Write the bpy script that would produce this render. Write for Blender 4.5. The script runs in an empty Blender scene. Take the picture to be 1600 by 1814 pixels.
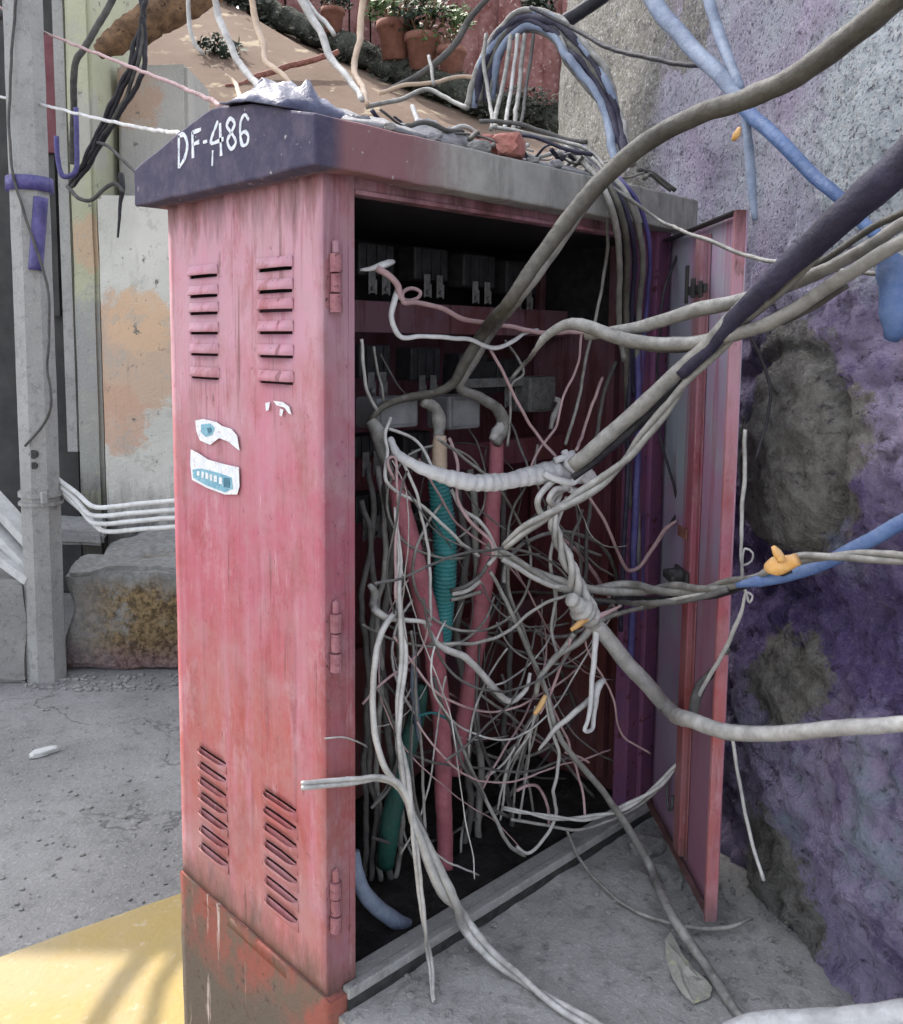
import bpy, bmesh, math, random
from mathutils import Vector, Matrix, noise
random.seed(7)
S = bpy.context.scene
COL = S.collection
R = math.radians

# ------------------------------------------------------------------ camera
F, TH, ROLL, HD, PY = 1582.4, 0.1063, 0.0101, 0.7973, 780.9
CAM = Vector((-0.8664, -1.1873, 1.1386))
FW = Vector((math.cos(HD), math.sin(HD), 0)); RT = Vector((math.sin(HD), -math.cos(HD), 0)); UP = Vector((0, 0, 1))
cz = FW*math.cos(TH) - UP*math.sin(TH)
cu = FW*math.sin(TH) + UP*math.cos(TH)
AX = RT*math.cos(ROLL) + cu*math.sin(ROLL)
AY = -RT*math.sin(ROLL) + cu*math.cos(ROLL)
cam = bpy.data.cameras.new('camera'); co = bpy.data.objects.new('camera', cam); COL.objects.link(co)
co.matrix_world = Matrix(((AX.x, AY.x, -cz.x, CAM.x), (AX.y, AY.y, -cz.y, CAM.y), (AX.z, AY.z, -cz.z, CAM.z), (0, 0, 0, 1)))
cam.sensor_fit = 'HORIZONTAL'; cam.sensor_width = 36; cam.lens = 36*F/1600
cam.shift_y = -(907-PY)/1600
cam.clip_start = 0.02; cam.clip_end = 1000
S.camera = co

# ------------------------------------------------------------------ light
SUN_AZ, SUN_EL = 38.0, 50.0          # sun stands behind the scene, to the left of the view direction
sd = (FW*math.cos(R(SUN_AZ)) - RT*math.sin(R(SUN_AZ)))*math.cos(R(SUN_EL)) + UP*math.sin(R(SUN_EL))
w = bpy.data.worlds.new('World'); S.world = w; w.use_nodes = True
nt = w.node_tree; bg = nt.nodes['Background']; sk = nt.nodes.new('ShaderNodeTexSky')
sk.sky_type = 'NISHITA'; sk.sun_disc = False; sk.sun_elevation = R(SUN_EL)
sk.sun_rotation = math.atan2(sd.x, sd.y); sk.dust_density = 2.5; sk.air_density = 1.0
hs = nt.nodes.new('ShaderNodeHueSaturation'); hs.inputs['Saturation'].default_value = .38
nt.links.new(sk.outputs[0], hs.inputs['Color']); nt.links.new(hs.outputs[0], bg.inputs[0]); bg.inputs[1].default_value = 0.15
sl = bpy.data.lights.new('sun', 'SUN'); sl.energy = 2.0; sl.angle = R(0.5); sl.color = (1, .94, .84)
so = bpy.data.objects.new('sun', sl); COL.objects.link(so); so.location = (0, 0, 8)
so.rotation_euler = sd.to_track_quat('Z', 'Y').to_euler()
S.view_settings.view_transform = 'Standard'; S.view_settings.look = 'None'
S.view_settings.exposure = 1.92; S.view_settings.gamma = 1
S.render.engine = 'CYCLES'

PZ, GZ = -0.032, -0.40     # top of the pad, street level
# ------------------------------------------------------------------ pixel of the photograph -> point in the place
def ray(x, y):
    return (cz + AX*((x-800)/F) - AY*((y-PY)/F))
def at(x, y, dep):
    d = ray(x, y); return CAM + d*(dep/d.dot(FW))
def onY(x, y, Y):
    d = ray(x, y); return CAM + d*((Y-CAM.y)/d.y)
def onX(x, y, X):
    d = ray(x, y); return CAM + d*((X-CAM.x)/d.x)
def onZ(x, y, Z):
    d = ray(x, y); return CAM + d*((Z-CAM.z)/d.z)
def ld(lat, dep, z=0):
    return Vector((CAM.x, CAM.y, 0)) + RT*lat + FW*dep + UP*z
def pt(p):
    x, y, v = p
    if isinstance(v, str): return onZ(x, y, PZ+float(v))      # lying on the pad
    return onY(x, y, v) if v < 0.6 else at(x, y, v)

# ------------------------------------------------------------------ materials
class N:
    def __init__(s, name):
        s.m = bpy.data.materials.new(name); s.m.use_nodes = True
        s.t = s.m.node_tree; s.b = s.t.nodes['Principled BSDF']
        s.pos = s.t.nodes.new('ShaderNodeNewGeometry').outputs['Position']
    def n(s, k, **kw):
        o = s.t.nodes.new(k)
        for a, v in kw.items(): setattr(o, a, v)
        return o
    def put(s, sock, v):
        if isinstance(v, bpy.types.NodeSocket): s.t.links.new(v, sock)
        elif isinstance(v, tuple) and len(v) == 3 and sock.type == 'RGBA': sock.default_value = (*v, 1)
        else: sock.default_value = v
    def noise(s, scale, detail=4, rough=.6, stretch=(1, 1, 1), off=0, dist=0):
        mp = s.n('ShaderNodeMapping'); s.put(mp.inputs[0], s.pos)
        mp.inputs['Scale'].default_value = stretch; mp.inputs['Location'].default_value = (off, off*1.7, off*.6)
        o = s.n('ShaderNodeTexNoise'); s.put(o.inputs['Vector'], mp.outputs[0])
        o.inputs['Scale'].default_value = scale; o.inputs['Detail'].default_value = detail
        o.inputs['Roughness'].default_value = rough; o.inputs['Distortion'].default_value = dist
        return o.outputs[0]
    def voro(s, scale, feature='F1', off=0):
        mp = s.n('ShaderNodeMapping'); s.put(mp.inputs[0], s.pos); mp.inputs['Location'].default_value = (off, off, off)
        o = s.n('ShaderNodeTexVoronoi', feature=feature); s.put(o.inputs['Vector'], mp.outputs[0]); o.inputs['Scale'].default_value = scale
        return o.outputs['Distance']
    def ramp(s, v, a, b, c0=0., c1=1.):
        o = s.n('ShaderNodeMapRange'); s.put(o.inputs[0], v)
        for i, k in enumerate((a, b, c0, c1)): o.inputs[i+1].default_value = k
        return o.outputs[0]
    def mix(s, f, a, b, mode='MIX'):
        o = s.n('ShaderNodeMix', data_type='RGBA', blend_type=mode)
        s.put(o.inputs[0], f); s.put(o.inputs[6], a); s.put(o.inputs[7], b)
        return o.outputs[2]
    def math(s, op, a, b=0., clamp=False):
        o = s.n('ShaderNodeMath', operation=op, use_clamp=clamp); s.put(o.inputs[0], a); s.put(o.inputs[1], b); return o.outputs[0]
    def axis(s, v):     # position along a world direction
        o = s.n('ShaderNodeVectorMath', operation='DOT_PRODUCT'); s.put(o.inputs[0], s.pos); o.inputs[1].default_value = tuple(v); return o.outputs['Value']
    def near(s, c, r0, r1):   # 1 near a point of the place, 0 away from it
        o = s.n('ShaderNodeVectorMath', operation='DISTANCE'); s.put(o.inputs[0], s.pos); o.inputs[1].default_value = tuple(c)
        d = s.math('ADD', o.outputs['Value'], s.math('MULTIPLY', s.math('SUBTRACT', s.noise(6, 9, .78), .5), r1*1.9))
        return s.ramp(d, r1, r0*.45+r1*.55)
    def done(s, col, rough=.85, bump=None, strength=.4, dist=.01, spec=.3, metal=0.):
        s.put(s.b.inputs['Base Color'], col); s.put(s.b.inputs['Roughness'], rough)
        s.b.inputs['Specular IOR Level'].default_value = spec; s.b.inputs['Metallic'].default_value = metal
        if bump is not None:
            o = s.n('ShaderNodeBump'); o.inputs['Strength'].default_value = strength; o.inputs['Distance'].default_value = dist
            s.put(o.inputs['Height'], bump); s.put(s.b.inputs['Normal'], o.outputs[0])
        return s.m

def plain(name, c1, c2, scale=30, rough=.8, strength=.3, dist=.004, bscale=120, spec=.3, speck=None, metal=0.):
    m = N(name)
    c = m.mix(m.ramp(m.noise(scale, 5, .65), .35, .68), c1, c2)
    if speck: c = m.mix(m.ramp(m.noise(scale*3.1, 3, .6, off=4), .60, .68), c, speck)
    return m.done(c, rough, m.noise(bscale, 4, .6), strength, dist, spec, metal)

M = {}
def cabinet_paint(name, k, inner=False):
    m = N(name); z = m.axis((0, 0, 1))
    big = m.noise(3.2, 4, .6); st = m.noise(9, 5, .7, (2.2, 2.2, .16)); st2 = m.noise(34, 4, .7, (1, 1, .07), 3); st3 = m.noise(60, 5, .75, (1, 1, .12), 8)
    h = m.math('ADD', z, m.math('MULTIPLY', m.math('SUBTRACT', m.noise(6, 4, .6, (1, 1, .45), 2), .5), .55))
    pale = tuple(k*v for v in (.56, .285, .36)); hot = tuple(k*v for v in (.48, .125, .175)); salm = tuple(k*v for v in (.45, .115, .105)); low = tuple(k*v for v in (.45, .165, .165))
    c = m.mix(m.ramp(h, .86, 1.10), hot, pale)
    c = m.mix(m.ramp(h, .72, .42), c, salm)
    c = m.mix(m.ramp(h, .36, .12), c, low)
    c = m.mix(m.math('MULTIPLY', m.ramp(st, .50, .66), .65), c, tuple(k*v for v in (.56, .21, .29)))
    c = m.mix(m.math('MULTIPLY', m.ramp(big, .52, .68), .55), c, tuple(k*v for v in (.43, .115, .095)))
    c = m.mix(m.math('MULTIPLY', m.ramp(m.noise(2.6, 5, .65, off=21), .56, .66), .7), c, tuple(k*v for v in (.42, .215, .30)))
    c = m.mix(m.math('MULTIPLY', m.ramp(st2, .54, .66), .65), c, tuple(k*v for v in (.27, .07, .085)))
    c = m.mix(m.math('MULTIPLY', m.ramp(m.noise(42, 3, .5, (1, 1, .045), 31), .66, .70), .7), c, tuple(k*v for v in (.16, .05, .05)))
    c = m.mix(m.math('MULTIPLY', m.ramp(st3, .60, .70), .6), c, tuple(k*v for v in (.66, .42, .45)))
    c = m.mix(m.math('MULTIPLY', m.ramp(m.noise(11, 6, .7, (1, 1, .5), 41), .52, .64), .55), c, tuple(k*v for v in (.33, .06, .055)))
    c = m.mix(m.math('MULTIPLY', m.ramp(m.noise(8, 6, .75, (1, 1, .6), 51), .55, .66), .5), c, tuple(k*v for v in (.60, .36, .40)))
    rust = m.noise(17, 6, .7, (1, 1, .35), 11)
    c = m.mix(m.ramp(rust, .645, .72), c, (.10, .035, .022))
    if not inner:
        c = m.mix(m.math('MULTIPLY', m.ramp(m.noise(5.5, 7, .75, off=61), .42, .62), .38), c, tuple(k*v for v in (.44, .31, .32)))   # settled dust
        c = m.mix(m.math('MULTIPLY', m.ramp(m.math('ADD', z, m.math('MULTIPLY', m.math('SUBTRACT', m.noise(12, 6, .75, (1, 1, .35), 71), .5), .22)), .075, -.005), .85), c, (.095, .062, .05))   # splashed dirt along the foot
    if not inner:   # water-borne grime that ran down from the eaves, rust at the foot
        eave = m.math('MULTIPLY', m.ramp(m.math('ADD', z, m.math('MULTIPLY', m.math('SUBTRACT', m.noise(14, 5, .7, (1, 1, .18), 6), .5), .42)), 1.33, 1.44), .85)
        c = m.mix(eave, c, (.075, .03, .028))
        spec = m.noise(75, 3, .6, (1, 1, .7), 5)
        c = m.mix(m.math('MULTIPLY', m.ramp(spec, .67, .71), .6), c, (.12, .05, .055))
    b = m.math('ADD', m.noise(28, 5, .6), m.math('MULTIPLY', st2, .6))
    return m.done(c, m.ramp(big, .3, .7, .62, .85), b, .35, .006, .35)
M['paint'] = cabinet_paint('faded_red_paint', .80)
M['jamb'] = cabinet_paint('faded_dark_red_paint', .60)
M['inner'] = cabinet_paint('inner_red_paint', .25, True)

def door_paint():
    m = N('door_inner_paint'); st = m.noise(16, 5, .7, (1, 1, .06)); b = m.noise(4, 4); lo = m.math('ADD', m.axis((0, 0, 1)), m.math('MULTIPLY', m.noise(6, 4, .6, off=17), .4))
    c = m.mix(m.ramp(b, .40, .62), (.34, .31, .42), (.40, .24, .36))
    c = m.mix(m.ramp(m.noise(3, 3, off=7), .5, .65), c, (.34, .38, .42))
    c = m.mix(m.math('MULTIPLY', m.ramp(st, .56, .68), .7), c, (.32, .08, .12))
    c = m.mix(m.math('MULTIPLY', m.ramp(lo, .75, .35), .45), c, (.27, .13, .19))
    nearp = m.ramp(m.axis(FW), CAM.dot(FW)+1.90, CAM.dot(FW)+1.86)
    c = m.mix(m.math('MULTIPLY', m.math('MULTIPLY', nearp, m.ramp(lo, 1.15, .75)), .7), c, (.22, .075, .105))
    c = m.mix(m.ramp(m.noise(25, 5, .7, (1, 1, .3), 9), .66, .73), c, (.10, .04, .04))
    return m.done(c, .75, m.noise(40), .25, .004)
M['door'] = door_paint()

def roof_paint():
    m = N('roof_weathered_paint'); X = m.axis((1, 0, 0)); n = m.noise(7, 5, .65); st = m.noise(30, 5, .7, (1, 1, .15), 2)
    xx = m.math('ADD', X, m.math('MULTIPLY', m.math('SUBTRACT', n, .5), .25))
    navy = m.mix(m.ramp(m.noise(30, 4), .4, .7), (.045, .04, .075), (.085, .07, .105))
    c = m.mix(m.ramp(n, .36, .62), (.17, .165, .155), (.30, .29, .27))
    c = m.mix(m.math('MULTIPLY', m.ramp(st, .5, .7), .6), c, (.10, .095, .09))
    c = m.mix(m.ramp(xx, .30, .12), c, (.20, .10, .11))
    c = m.mix(m.ramp(X, .01, -.02), c, navy)
    c = m.mix(m.ramp(m.noise(60, 4, off=3), .66, .72), c, (.34, .33, .33))
    return m.done(c, .85, m.noise(50, 5), .4, .005)
M['roof'] = roof_paint()

def concrete(name, c1, c2, dark=(.07, .065, .06), pit=.5, bs=60, strength=.5):
    m = N(name); a = m.noise(2.3, 6, .65); f = m.noise(26, 6, .7); g = m.noise(bs*2.4, 4, .7, off=2)
    c = m.mix(m.ramp(a, .35, .66), c1, c2)
    c = m.mix(m.math('MULTIPLY', m.ramp(f, .52, .72), .65), c, dark)
    c = m.mix(m.math('MULTIPLY', m.ramp(g, .56, .70), pit), c, tuple(min(1, v*1.7) for v in c2))
    c = m.mix(m.math('MULTIPLY', m.ramp(m.noise(7, 6, .75, off=8, dist=1.2), .60, .68), .5), c, dark)
    return m.done(c, .92, m.math('ADD', m.noise(bs, 6, .7), m.math('MULTIPLY', g, .5)), strength, .012, .2)
M['pad'] = concrete('pad_concrete', (.31, .305, .29), (.40, .39, .375), (.12, .115, .11))
M['street'] = concrete('street_concrete', (.195, .192, .188), (.285, .28, .275), (.115, .115, .11), .5, 40, .8)
M['step'] = concrete('step_concrete', (.20, .20, .20), (.30, .295, .29))
M['pole'] = concrete('pole_concrete', (.28, .275, .265), (.36, .355, .345), (.14, .14, .135))
M['rockgrey'] = concrete('grey_block', (.20, .20, .19), (.30, .29, .28))

def cracked(mname):      # a few hairline cracks across the street concrete
    m = N.__new__(N); m.m = bpy.data.materials[mname]; m.t = m.m.node_tree; m.b = m.t.nodes['Principled BSDF']; m.pos = m.n('ShaderNodeNewGeometry').outputs['Position']
    old = m.b.inputs['Base Color'].links[0].from_socket
    wn = m.n('ShaderNodeTexNoise'); m.put(wn.inputs['Vector'], m.pos); wn.inputs['Scale'].default_value = 3.5; wn.inputs['Detail'].default_value = 6
    ad = m.n('ShaderNodeMix', data_type='RGBA', blend_type='ADD'); ad.inputs[0].default_value = .5; m.put(ad.inputs[6], m.pos); m.put(ad.inputs[7], wn.outputs[1])
    vo = m.n('ShaderNodeTexVoronoi', feature='DISTANCE_TO_EDGE'); m.put(vo.inputs['Vector'], ad.outputs[2]); vo.inputs['Scale'].default_value = .9
    f = m.math('MULTIPLY', m.ramp(vo.outputs['Distance'], .006, .0015), m.ramp(m.noise(2.2, 3, off=13), .42, .55))
    m.put(m.b.inputs['Base Color'], m.mix(m.math('MULTIPLY', f, .55), old, (.05, .048, .045)))
cracked('street_concrete')

def plinth_mat():
    m = N('plinth_paint'); n = m.noise(9, 5, .65); z = m.axis((0, 0, 1)); st = m.noise(22, 5, .7, (1, 1, .1), 4)
    c = m.mix(m.ramp(n, .40, .56), (.15, .105, .085), (.25, .085, .07))
    c = m.mix(m.ramp(m.math('ADD', z, m.math('MULTIPLY', n, .3)), .10, -.02), c, (.115, .095, .08))
    c = m.mix(m.ramp(st, .60, .66), c, (.46, .38, .36))
    c = m.mix(m.ramp(m.noise(48, 5, off=1), .60, .7), c, (.08, .055, .05))
    return m.done(c, .9, m.noise(45, 6, .7), .6, .01, .2)
M['plinth'] = plinth_mat()

def stone_wall_mat():
    m = N('lilac_painted_stucco'); z = m.axis((0, 0, 1)); a = m.noise(2.2, 6, .7); f = m.noise(30, 6, .75, dist=.5); g = m.noise(95, 4, .7)
    lat = m.axis(RT)
    lil = m.mix(m.ramp(a, .35, .65), (.38, .31, .51), (.56, .485, .68))
    lil = m.mix(m.ramp(m.noise(5, 5, .7, off=5), .50, .64), lil, (.21, .165, .33))
    lil = m.mix(m.math('MULTIPLY', m.ramp(m.noise(3.1, 5, .7, off=9), .53, .62), .75), lil, (.36, .44, .52))
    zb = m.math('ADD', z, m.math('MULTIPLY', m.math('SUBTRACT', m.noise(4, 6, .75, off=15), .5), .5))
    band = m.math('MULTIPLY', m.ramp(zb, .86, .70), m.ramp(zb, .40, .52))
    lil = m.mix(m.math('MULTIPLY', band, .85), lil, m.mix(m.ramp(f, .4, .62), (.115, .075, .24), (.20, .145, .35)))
    lil = m.mix(m.math('MULTIPLY', m.ramp(m.noise(6.5, 6, .75, off=27), .55, .62), .6), lil, (.12, .085, .22))
    up = m.math('ADD', z, m.math('MULTIPLY', m.math('SUBTRACT', m.noise(3, 6, .7, off=3), .5), .9))
    c = m.mix(m.math('MULTIPLY', m.ramp(up, 1.15, 1.5), .8), lil, m.mix(m.ramp(a, .4, .6), (.58, .62, .67), (.50, .43, .57)))
    # bare, unpainted mortar where the paint has gone
    for p, r in STAINS: c = m.mix(m.near(p, r*.75, r), c, m.mix(m.ramp(f, .4, .65), (.40, .385, .35), (.23, .215, .19)))
    for p, r in PALES: c = m.mix(m.math('MULTIPLY', m.near(p, r*.45, r), .85), c, m.mix(m.ramp(g, .42, .6), (.56, .62, .68), (.80, .83, .85)))
    depv = m.math('ADD', m.axis(FW), m.math('MULTIPLY', m.math('SUBTRACT', a, .5), .5))
    far0 = CAM.dot(FW)
    c = m.mix(m.ramp(depv, far0+2.72, far0+2.85), c, m.mix(m.ramp(f, .4, .66), (.33, .32, .295), (.21, .205, .18)))
    upz = m.ramp(up, 1.0, 1.35, .18, 1.)
    c = m.mix(m.math('MULTIPLY', m.math('MULTIPLY', m.ramp(g, .55, .64), .65), upz), c, (.76, .75, .80))
    c = m.mix(m.math('MULTIPLY', m.math('MULTIPLY', m.ramp(m.noise(115, 3, .6, off=6), .56, .64), .75), upz), c, (.10, .09, .145))
    c = m.mix(m.math('MULTIPLY', m.ramp(m.noise(24, 6, .8, (1, 1, 1.8), 3), .57, .66), .75), c, (.06, .05, .085))
    b = m.math('ADD', m.noise(48, 6, .8, (1, 1, 1.6)), m.math('MULTIPLY', m.noise(140, 3, .7), .7))
    b = m.math('SUBTRACT', b, m.math('MULTIPLY', m.ramp(m.noise(24, 6, .8, (1, 1, 1.8), 3), .55, .66), .5))
    return m.done(c, .95, b, 1.0, .035, .12)
STAINS = [(at(1385, 790, 1.74), .21), (at(1395, 640, 1.85), .10), (at(1360, 950, 1.75), .13), (at(1360, 1180, 1.75), .13), (at(1300, 1560, 1.75), .17), (at(1470, 420, 1.6), .08), (at(1350, 1640, 1.7), .14), (at(1180, 40, 2.6), .16)]
PALES = [(at(1570, 110, 1.52), .36), (at(1460, 60, 1.66), .22), (at(1480, 270, 1.60), .20), (at(1585, 330, 1.50), .20), (at(1500, 190, 1.58), .2)]
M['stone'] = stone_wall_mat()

def wall_mat(name, base, base2, patches, dirt_z):
    m = N(name); a = m.noise(2.2, 5, .6); f = m.noise(24, 5, .7); z = m.axis((0, 0, 1))
    c = m.mix(m.ramp(a, .4, .62), base, base2)
    for p, r, col in patches: c = m.mix(m.math('MULTIPLY', m.near(p, r*.6, r), .85), c, col)
    c = m.mix(m.ramp(m.noise(12, 6, .75, off=7), .61, .67), c, (.16, .155, .14))
    c = m.mix(m.math('MULTIPLY', m.ramp(m.noise(5, 8, .78, off=18), .54, .58), .45), c, (.40, .385, .34))
    c = m.mix(m.math('MULTIPLY', m.ramp(m.math('ADD', z, m.math('MULTIPLY', m.noise(14, 5, .7, (1, 1, .25)), -.5)), dirt_z, dirt_z-.3), .85), c, (.06, .055, .06))
    c = m.mix(m.math('MULTIPLY', m.ramp(m.noise(20, 5, .7, (1, 1, .08), 2), .58, .7), .35), c, (.25, .24, .22))
    return m.done(c, .92, m.math('ADD', f, m.noise(70, 4)), .45, .012, .2)
M['white_wall'] = wall_mat('flaking_white_wall', (.55, .54, .49), (.65, .63, .575),
    [(at(215, 640, 5), .38, (.54, .37, .26)), (at(250, 570, 5), .2, (.64, .44, .29)), (at(205, 740, 5), .22, (.56, .36, .26))], .12)
M['green_wall'] = wall_mat('pale_green_wall', (.40, .40, .28), (.46, .46, .33),
    [(at(160, 430, 5), .17, (.50, .36, .25)), (at(140, 720, 5), .55, (.30, .30, .29)), (at(150, 600, 5), .30, (.31, .31, .30)), (at(200, 230, 5), .3, (.42, .40, .36))], .22)
M['grey_wall'] = wall_mat('grey_render', (.36, .35, .33), (.42, .40, .37), [(at(245, 180, 5.4), .2, (.44, .30, .22))], -1)
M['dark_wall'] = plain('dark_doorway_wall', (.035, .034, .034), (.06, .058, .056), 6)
M['peach'] = plain('peach_ramp', (.125, .082, .060), (.165, .118, .090), 1.6, .95, .4, .01, 30, .15, (.30, .24, .17))
def kerb_yellow():
    m = N('worn_yellow_paint'); a = m.noise(3, 5, .65); f = m.noise(22, 6, .75)
    c = m.mix(m.ramp(a, .38, .62), (.315, .235, .095), (.31, .25, .145))
    c = m.mix(m.math('MULTIPLY', m.ramp(f, .58, .68), .6), c, (.42, .36, .27))
    c = m.mix(m.ramp(m.noise(60, 4, off=3), .68, .74), c, (.24, .17, .10))
    return m.done(c, .9, m.noise(60, 5), .4, .008, .2)
M['yellow'] = kerb_yellow()
def brown_ledge():
    m = N('mossy_ledge'); a = m.noise(6, 5, .7); f = m.noise(38, 5, .75)
    o = m.mix(m.ramp(f, .42, .6), (.10, .07, .04), (.33, .235, .125))
    c = m.mix(m.ramp(m.noise(30, 5, off=1), .42, .6), (.26, .26, .25), (.36, .35, .34))
    z = m.math('ADD', m.axis((0, 0, 1)), m.math('MULTIPLY', m.math('SUBTRACT', a, .5), .25))
    zz = m.math('MULTIPLY', m.ramp(z, .06, -.03), m.math('MULTIPLY', m.ramp(m.noise(4.5, 7, .75, off=33), .34, .46), m.ramp(m.axis(RT), RT.dot(CAM)-1.80, RT.dot(CAM)-1.55)))
    c = m.mix(zz, c, o)
    c = m.mix(m.math('MULTIPLY', m.ramp(z, -.25, -.36), .7), c, m.mix(m.ramp(f, .4, .6), (.12, .07, .08), (.33, .22, .24)))
    return m.done(c, .95, m.noise(50, 6, .75), .9, .02, .1)
M['ledge'] = brown_ledge()

def cable_mat(name, c1, c2, rough=.7, dust=(.30, .288, .265), amt=.5):  # dust also paints in light tops and dark undersides
    m = N(name); n = m.noise(22, 5, .7); nz = m.n('ShaderNodeNewGeometry').outputs['Normal']
    s = m.n('ShaderNodeSeparateXYZ'); m.put(s.inputs[0], nz)
    c = m.mix(m.ramp(n, .36, .64), c1, c2)
    d = m.math('MULTIPLY', m.ramp(m.noise(46, 4, .65, off=3), .22, .72), amt)
    d = m.math('MULTIPLY', d, m.ramp(s.outputs[2], -.5, .75, .2, 1.25))     # dust, thickened on upward faces to paint in light tops and dark undersides
    c = m.mix(d, c, dust)
    c = m.mix(m.math('MULTIPLY', m.ramp(m.noise(9, 4, .6, off=9), .50, .70), .45), c, tuple(.35*v for v in c1))
    return m.done(c, rough, m.noise(110, 4, .65), .7, .004, .25)
M['black'] = cable_mat('black_cable', (.012, .011, .014), (.022, .02, .03), .5, (.12, .115, .11), .35)
M['navy'] = cable_mat('navy_cable', (.012, .010, .026), (.026, .022, .048), .55, (.15, .14, .17), .3)
M['olive'] = cable_mat('dusty_olive_cable', (.040, .036, .030), (.075, .068, .055), .55, (.27, .255, .225), .6)
M['grey'] = cable_mat('dusty_grey_cable', (.105, .10, .092), (.18, .172, .158), .55, (.50, .48, .445), .7)
M['pale'] = cable_mat('pale_dusty_cable', (.25, .24, .228), (.40, .385, .365), .6, (.70, .68, .65), .7)
M['white'] = cable_mat('white_tape', (.56, .55, .55), (.68, .67, .67), .8, (.34, .33, .32), .6)
M['pink'] = cable_mat('dusty_pink_wire', (.33, .20, .205), (.45, .30, .30), .8, (.5, .4, .4))
M['dark'] = cable_mat('dirty_dark_wire', (.05, .047, .046), (.10, .095, .09), .85, (.2, .19, .18))
M['redhose'] = cable_mat('dusty_red_hose', (.33, .09, .12), (.42, .14, .17), .75, (.42, .25, .26), .4)
M['teal'] = cable_mat('teal_hose', (.012, .16, .155), (.03, .22, .21), .5, (.16, .24, .30), .4)
M['green'] = cable_mat('dark_green_hose', (.008, .06, .045), (.015, .09, .07), .6, (.1, .13, .12))
M['blue'] = cable_mat('blue_pipe', (.05, .095, .24), (.085, .145, .30), .45, (.30, .36, .46), .35)
M['paleblue'] = cable_mat('faded_blue_pipe', (.13, .165, .25), (.20, .24, .33), .6, (.36, .40, .46), .5)
M['violet'] = cable_mat('violet_blue_plastic', (.05, .042, .17), (.085, .072, .24), .5, (.26, .24, .34), .4)
M['orange'] = cable_mat('orange_tape', (.62, .30, .07), (.70, .42, .15), .7, (.6, .5, .4), .3)
M['sand'] = cable_mat('sand_cable', (.42, .30, .21), (.55, .42, .31), .85, (.6, .5, .42))
M['rust'] = plain('rusty_iron', (.13, .05, .035), (.28, .12, .10), 40, .85, .5, .003, 150)
M['hingepaint'] = plain('rusting_hinge_paint', (.22, .085, .10), (.33, .15, .17), 50, .8, .5, .003, 150, .3, (.07, .03, .03))
M['earth'] = plain('dark_earth', (.05, .047, .042), (.13, .125, .115), 30, .95, .9, .02, 70, .1, (.2, .19, .17))
M['iron'] = plain('dark_iron', (.02, .02, .021), (.06, .058, .056), 40, .6, .3, .002, 200)
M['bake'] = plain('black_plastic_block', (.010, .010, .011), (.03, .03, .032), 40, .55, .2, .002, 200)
M['lug'] = plain('dusty_metal_lug', (.07, .07, .068), (.17, .165, .16), 60, .6, .3, .002, 200, .4)
M['block'] = plain('grey_plastic', (.13, .13, .135), (.20, .20, .21), 20, .7, .2, .003, 150)
M['soil'] = plain('cabinet_dirt', (.012, .011, .010), (.035, .032, .03), 18, .95, .8, .02, 60)
M['letter'] = plain('white_lettering', (.50, .53, .58), (.70, .72, .75), 60, .8, .2, .002, 200, .3, (.2, .2, .25))
M['sticker'] = plain('sticker_white', (.56, .58, .62), (.70, .71, .72), 45, .6, .15, .002, 200, .3, (.45, .32, .36))
M['stickerblue'] = plain('sticker_blue', (.12, .28, .38), (.20, .40, .48), 60, .6, .15, .002, 200, .3, (.48, .56, .60))
M['stickerdark'] = plain('sticker_print', (.05, .13, .18), (.08, .2, .26), 80)
M['cloth'] = plain('grey_plastic_sheet', (.15, .148, .16), (.26, .255, .265), 22, .8, .6, .008, 50)
M['clothdark'] = plain('navy_plastic_sheet', (.05, .048, .09), (.10, .11, .17), 14, .6, .6, .008, 50)
M['bluesheet'] = plain('pale_blue_sheet', (.095, .11, .135), (.15, .165, .19), 22, .7, .6, .008, 50)
M['brick'] = plain('red_brick', (.30, .11, .09), (.42, .20, .17), 30, .9, .6, .006, 90)
M['terracotta'] = plain('terracotta', (.17, .075, .055), (.26, .125, .095), 14, .9, .4, .006, 60)
M['redwall'] = plain('red_board_wall', (.14, .05, .045), (.27, .14, .13), 8, .85, .4, .006, 60, .2, (.36, .26, .24))
M['moss'] = plain('mossy_edge', (.028, .03, .024), (.085, .088, .072), 10, .95, .9, .03, 40, .1, (.2, .19, .15))
M['leaf'] = plain('green_leaf', (.045, .085, .020), (.10, .15, .045), 14, .6, .2, .003, 80)
M['leafdark'] = plain('dark_leaf', (.012, .022, .012), (.03, .045, .025), 14, .7, .2, .003, 80)
M['wood'] = plain('weathered_timber', (.075, .045, .028), (.23, .135, .075), 16, .85, .8, .01, 60, .2, (.04, .025, .018))
M['paper'] = plain('crumpled_paper', (.30, .29, .25), (.42, .41, .36), 20, .85, .6, .006, 60, .2, (.5, .48, .30))
M['plank'] = plain('pale_slat', (.40, .40, .39), (.56, .56, .55), 20, .85, .4, .004, 80)
M['steel'] = plain('white_conduit_paint', (.52, .52, .51), (.68, .68, .67), 25, .55, .2, .002, 120)
M['shopred'] = plain('dark_red_board', (.13, .04, .05), (.19, .08, .09), 6)

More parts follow.
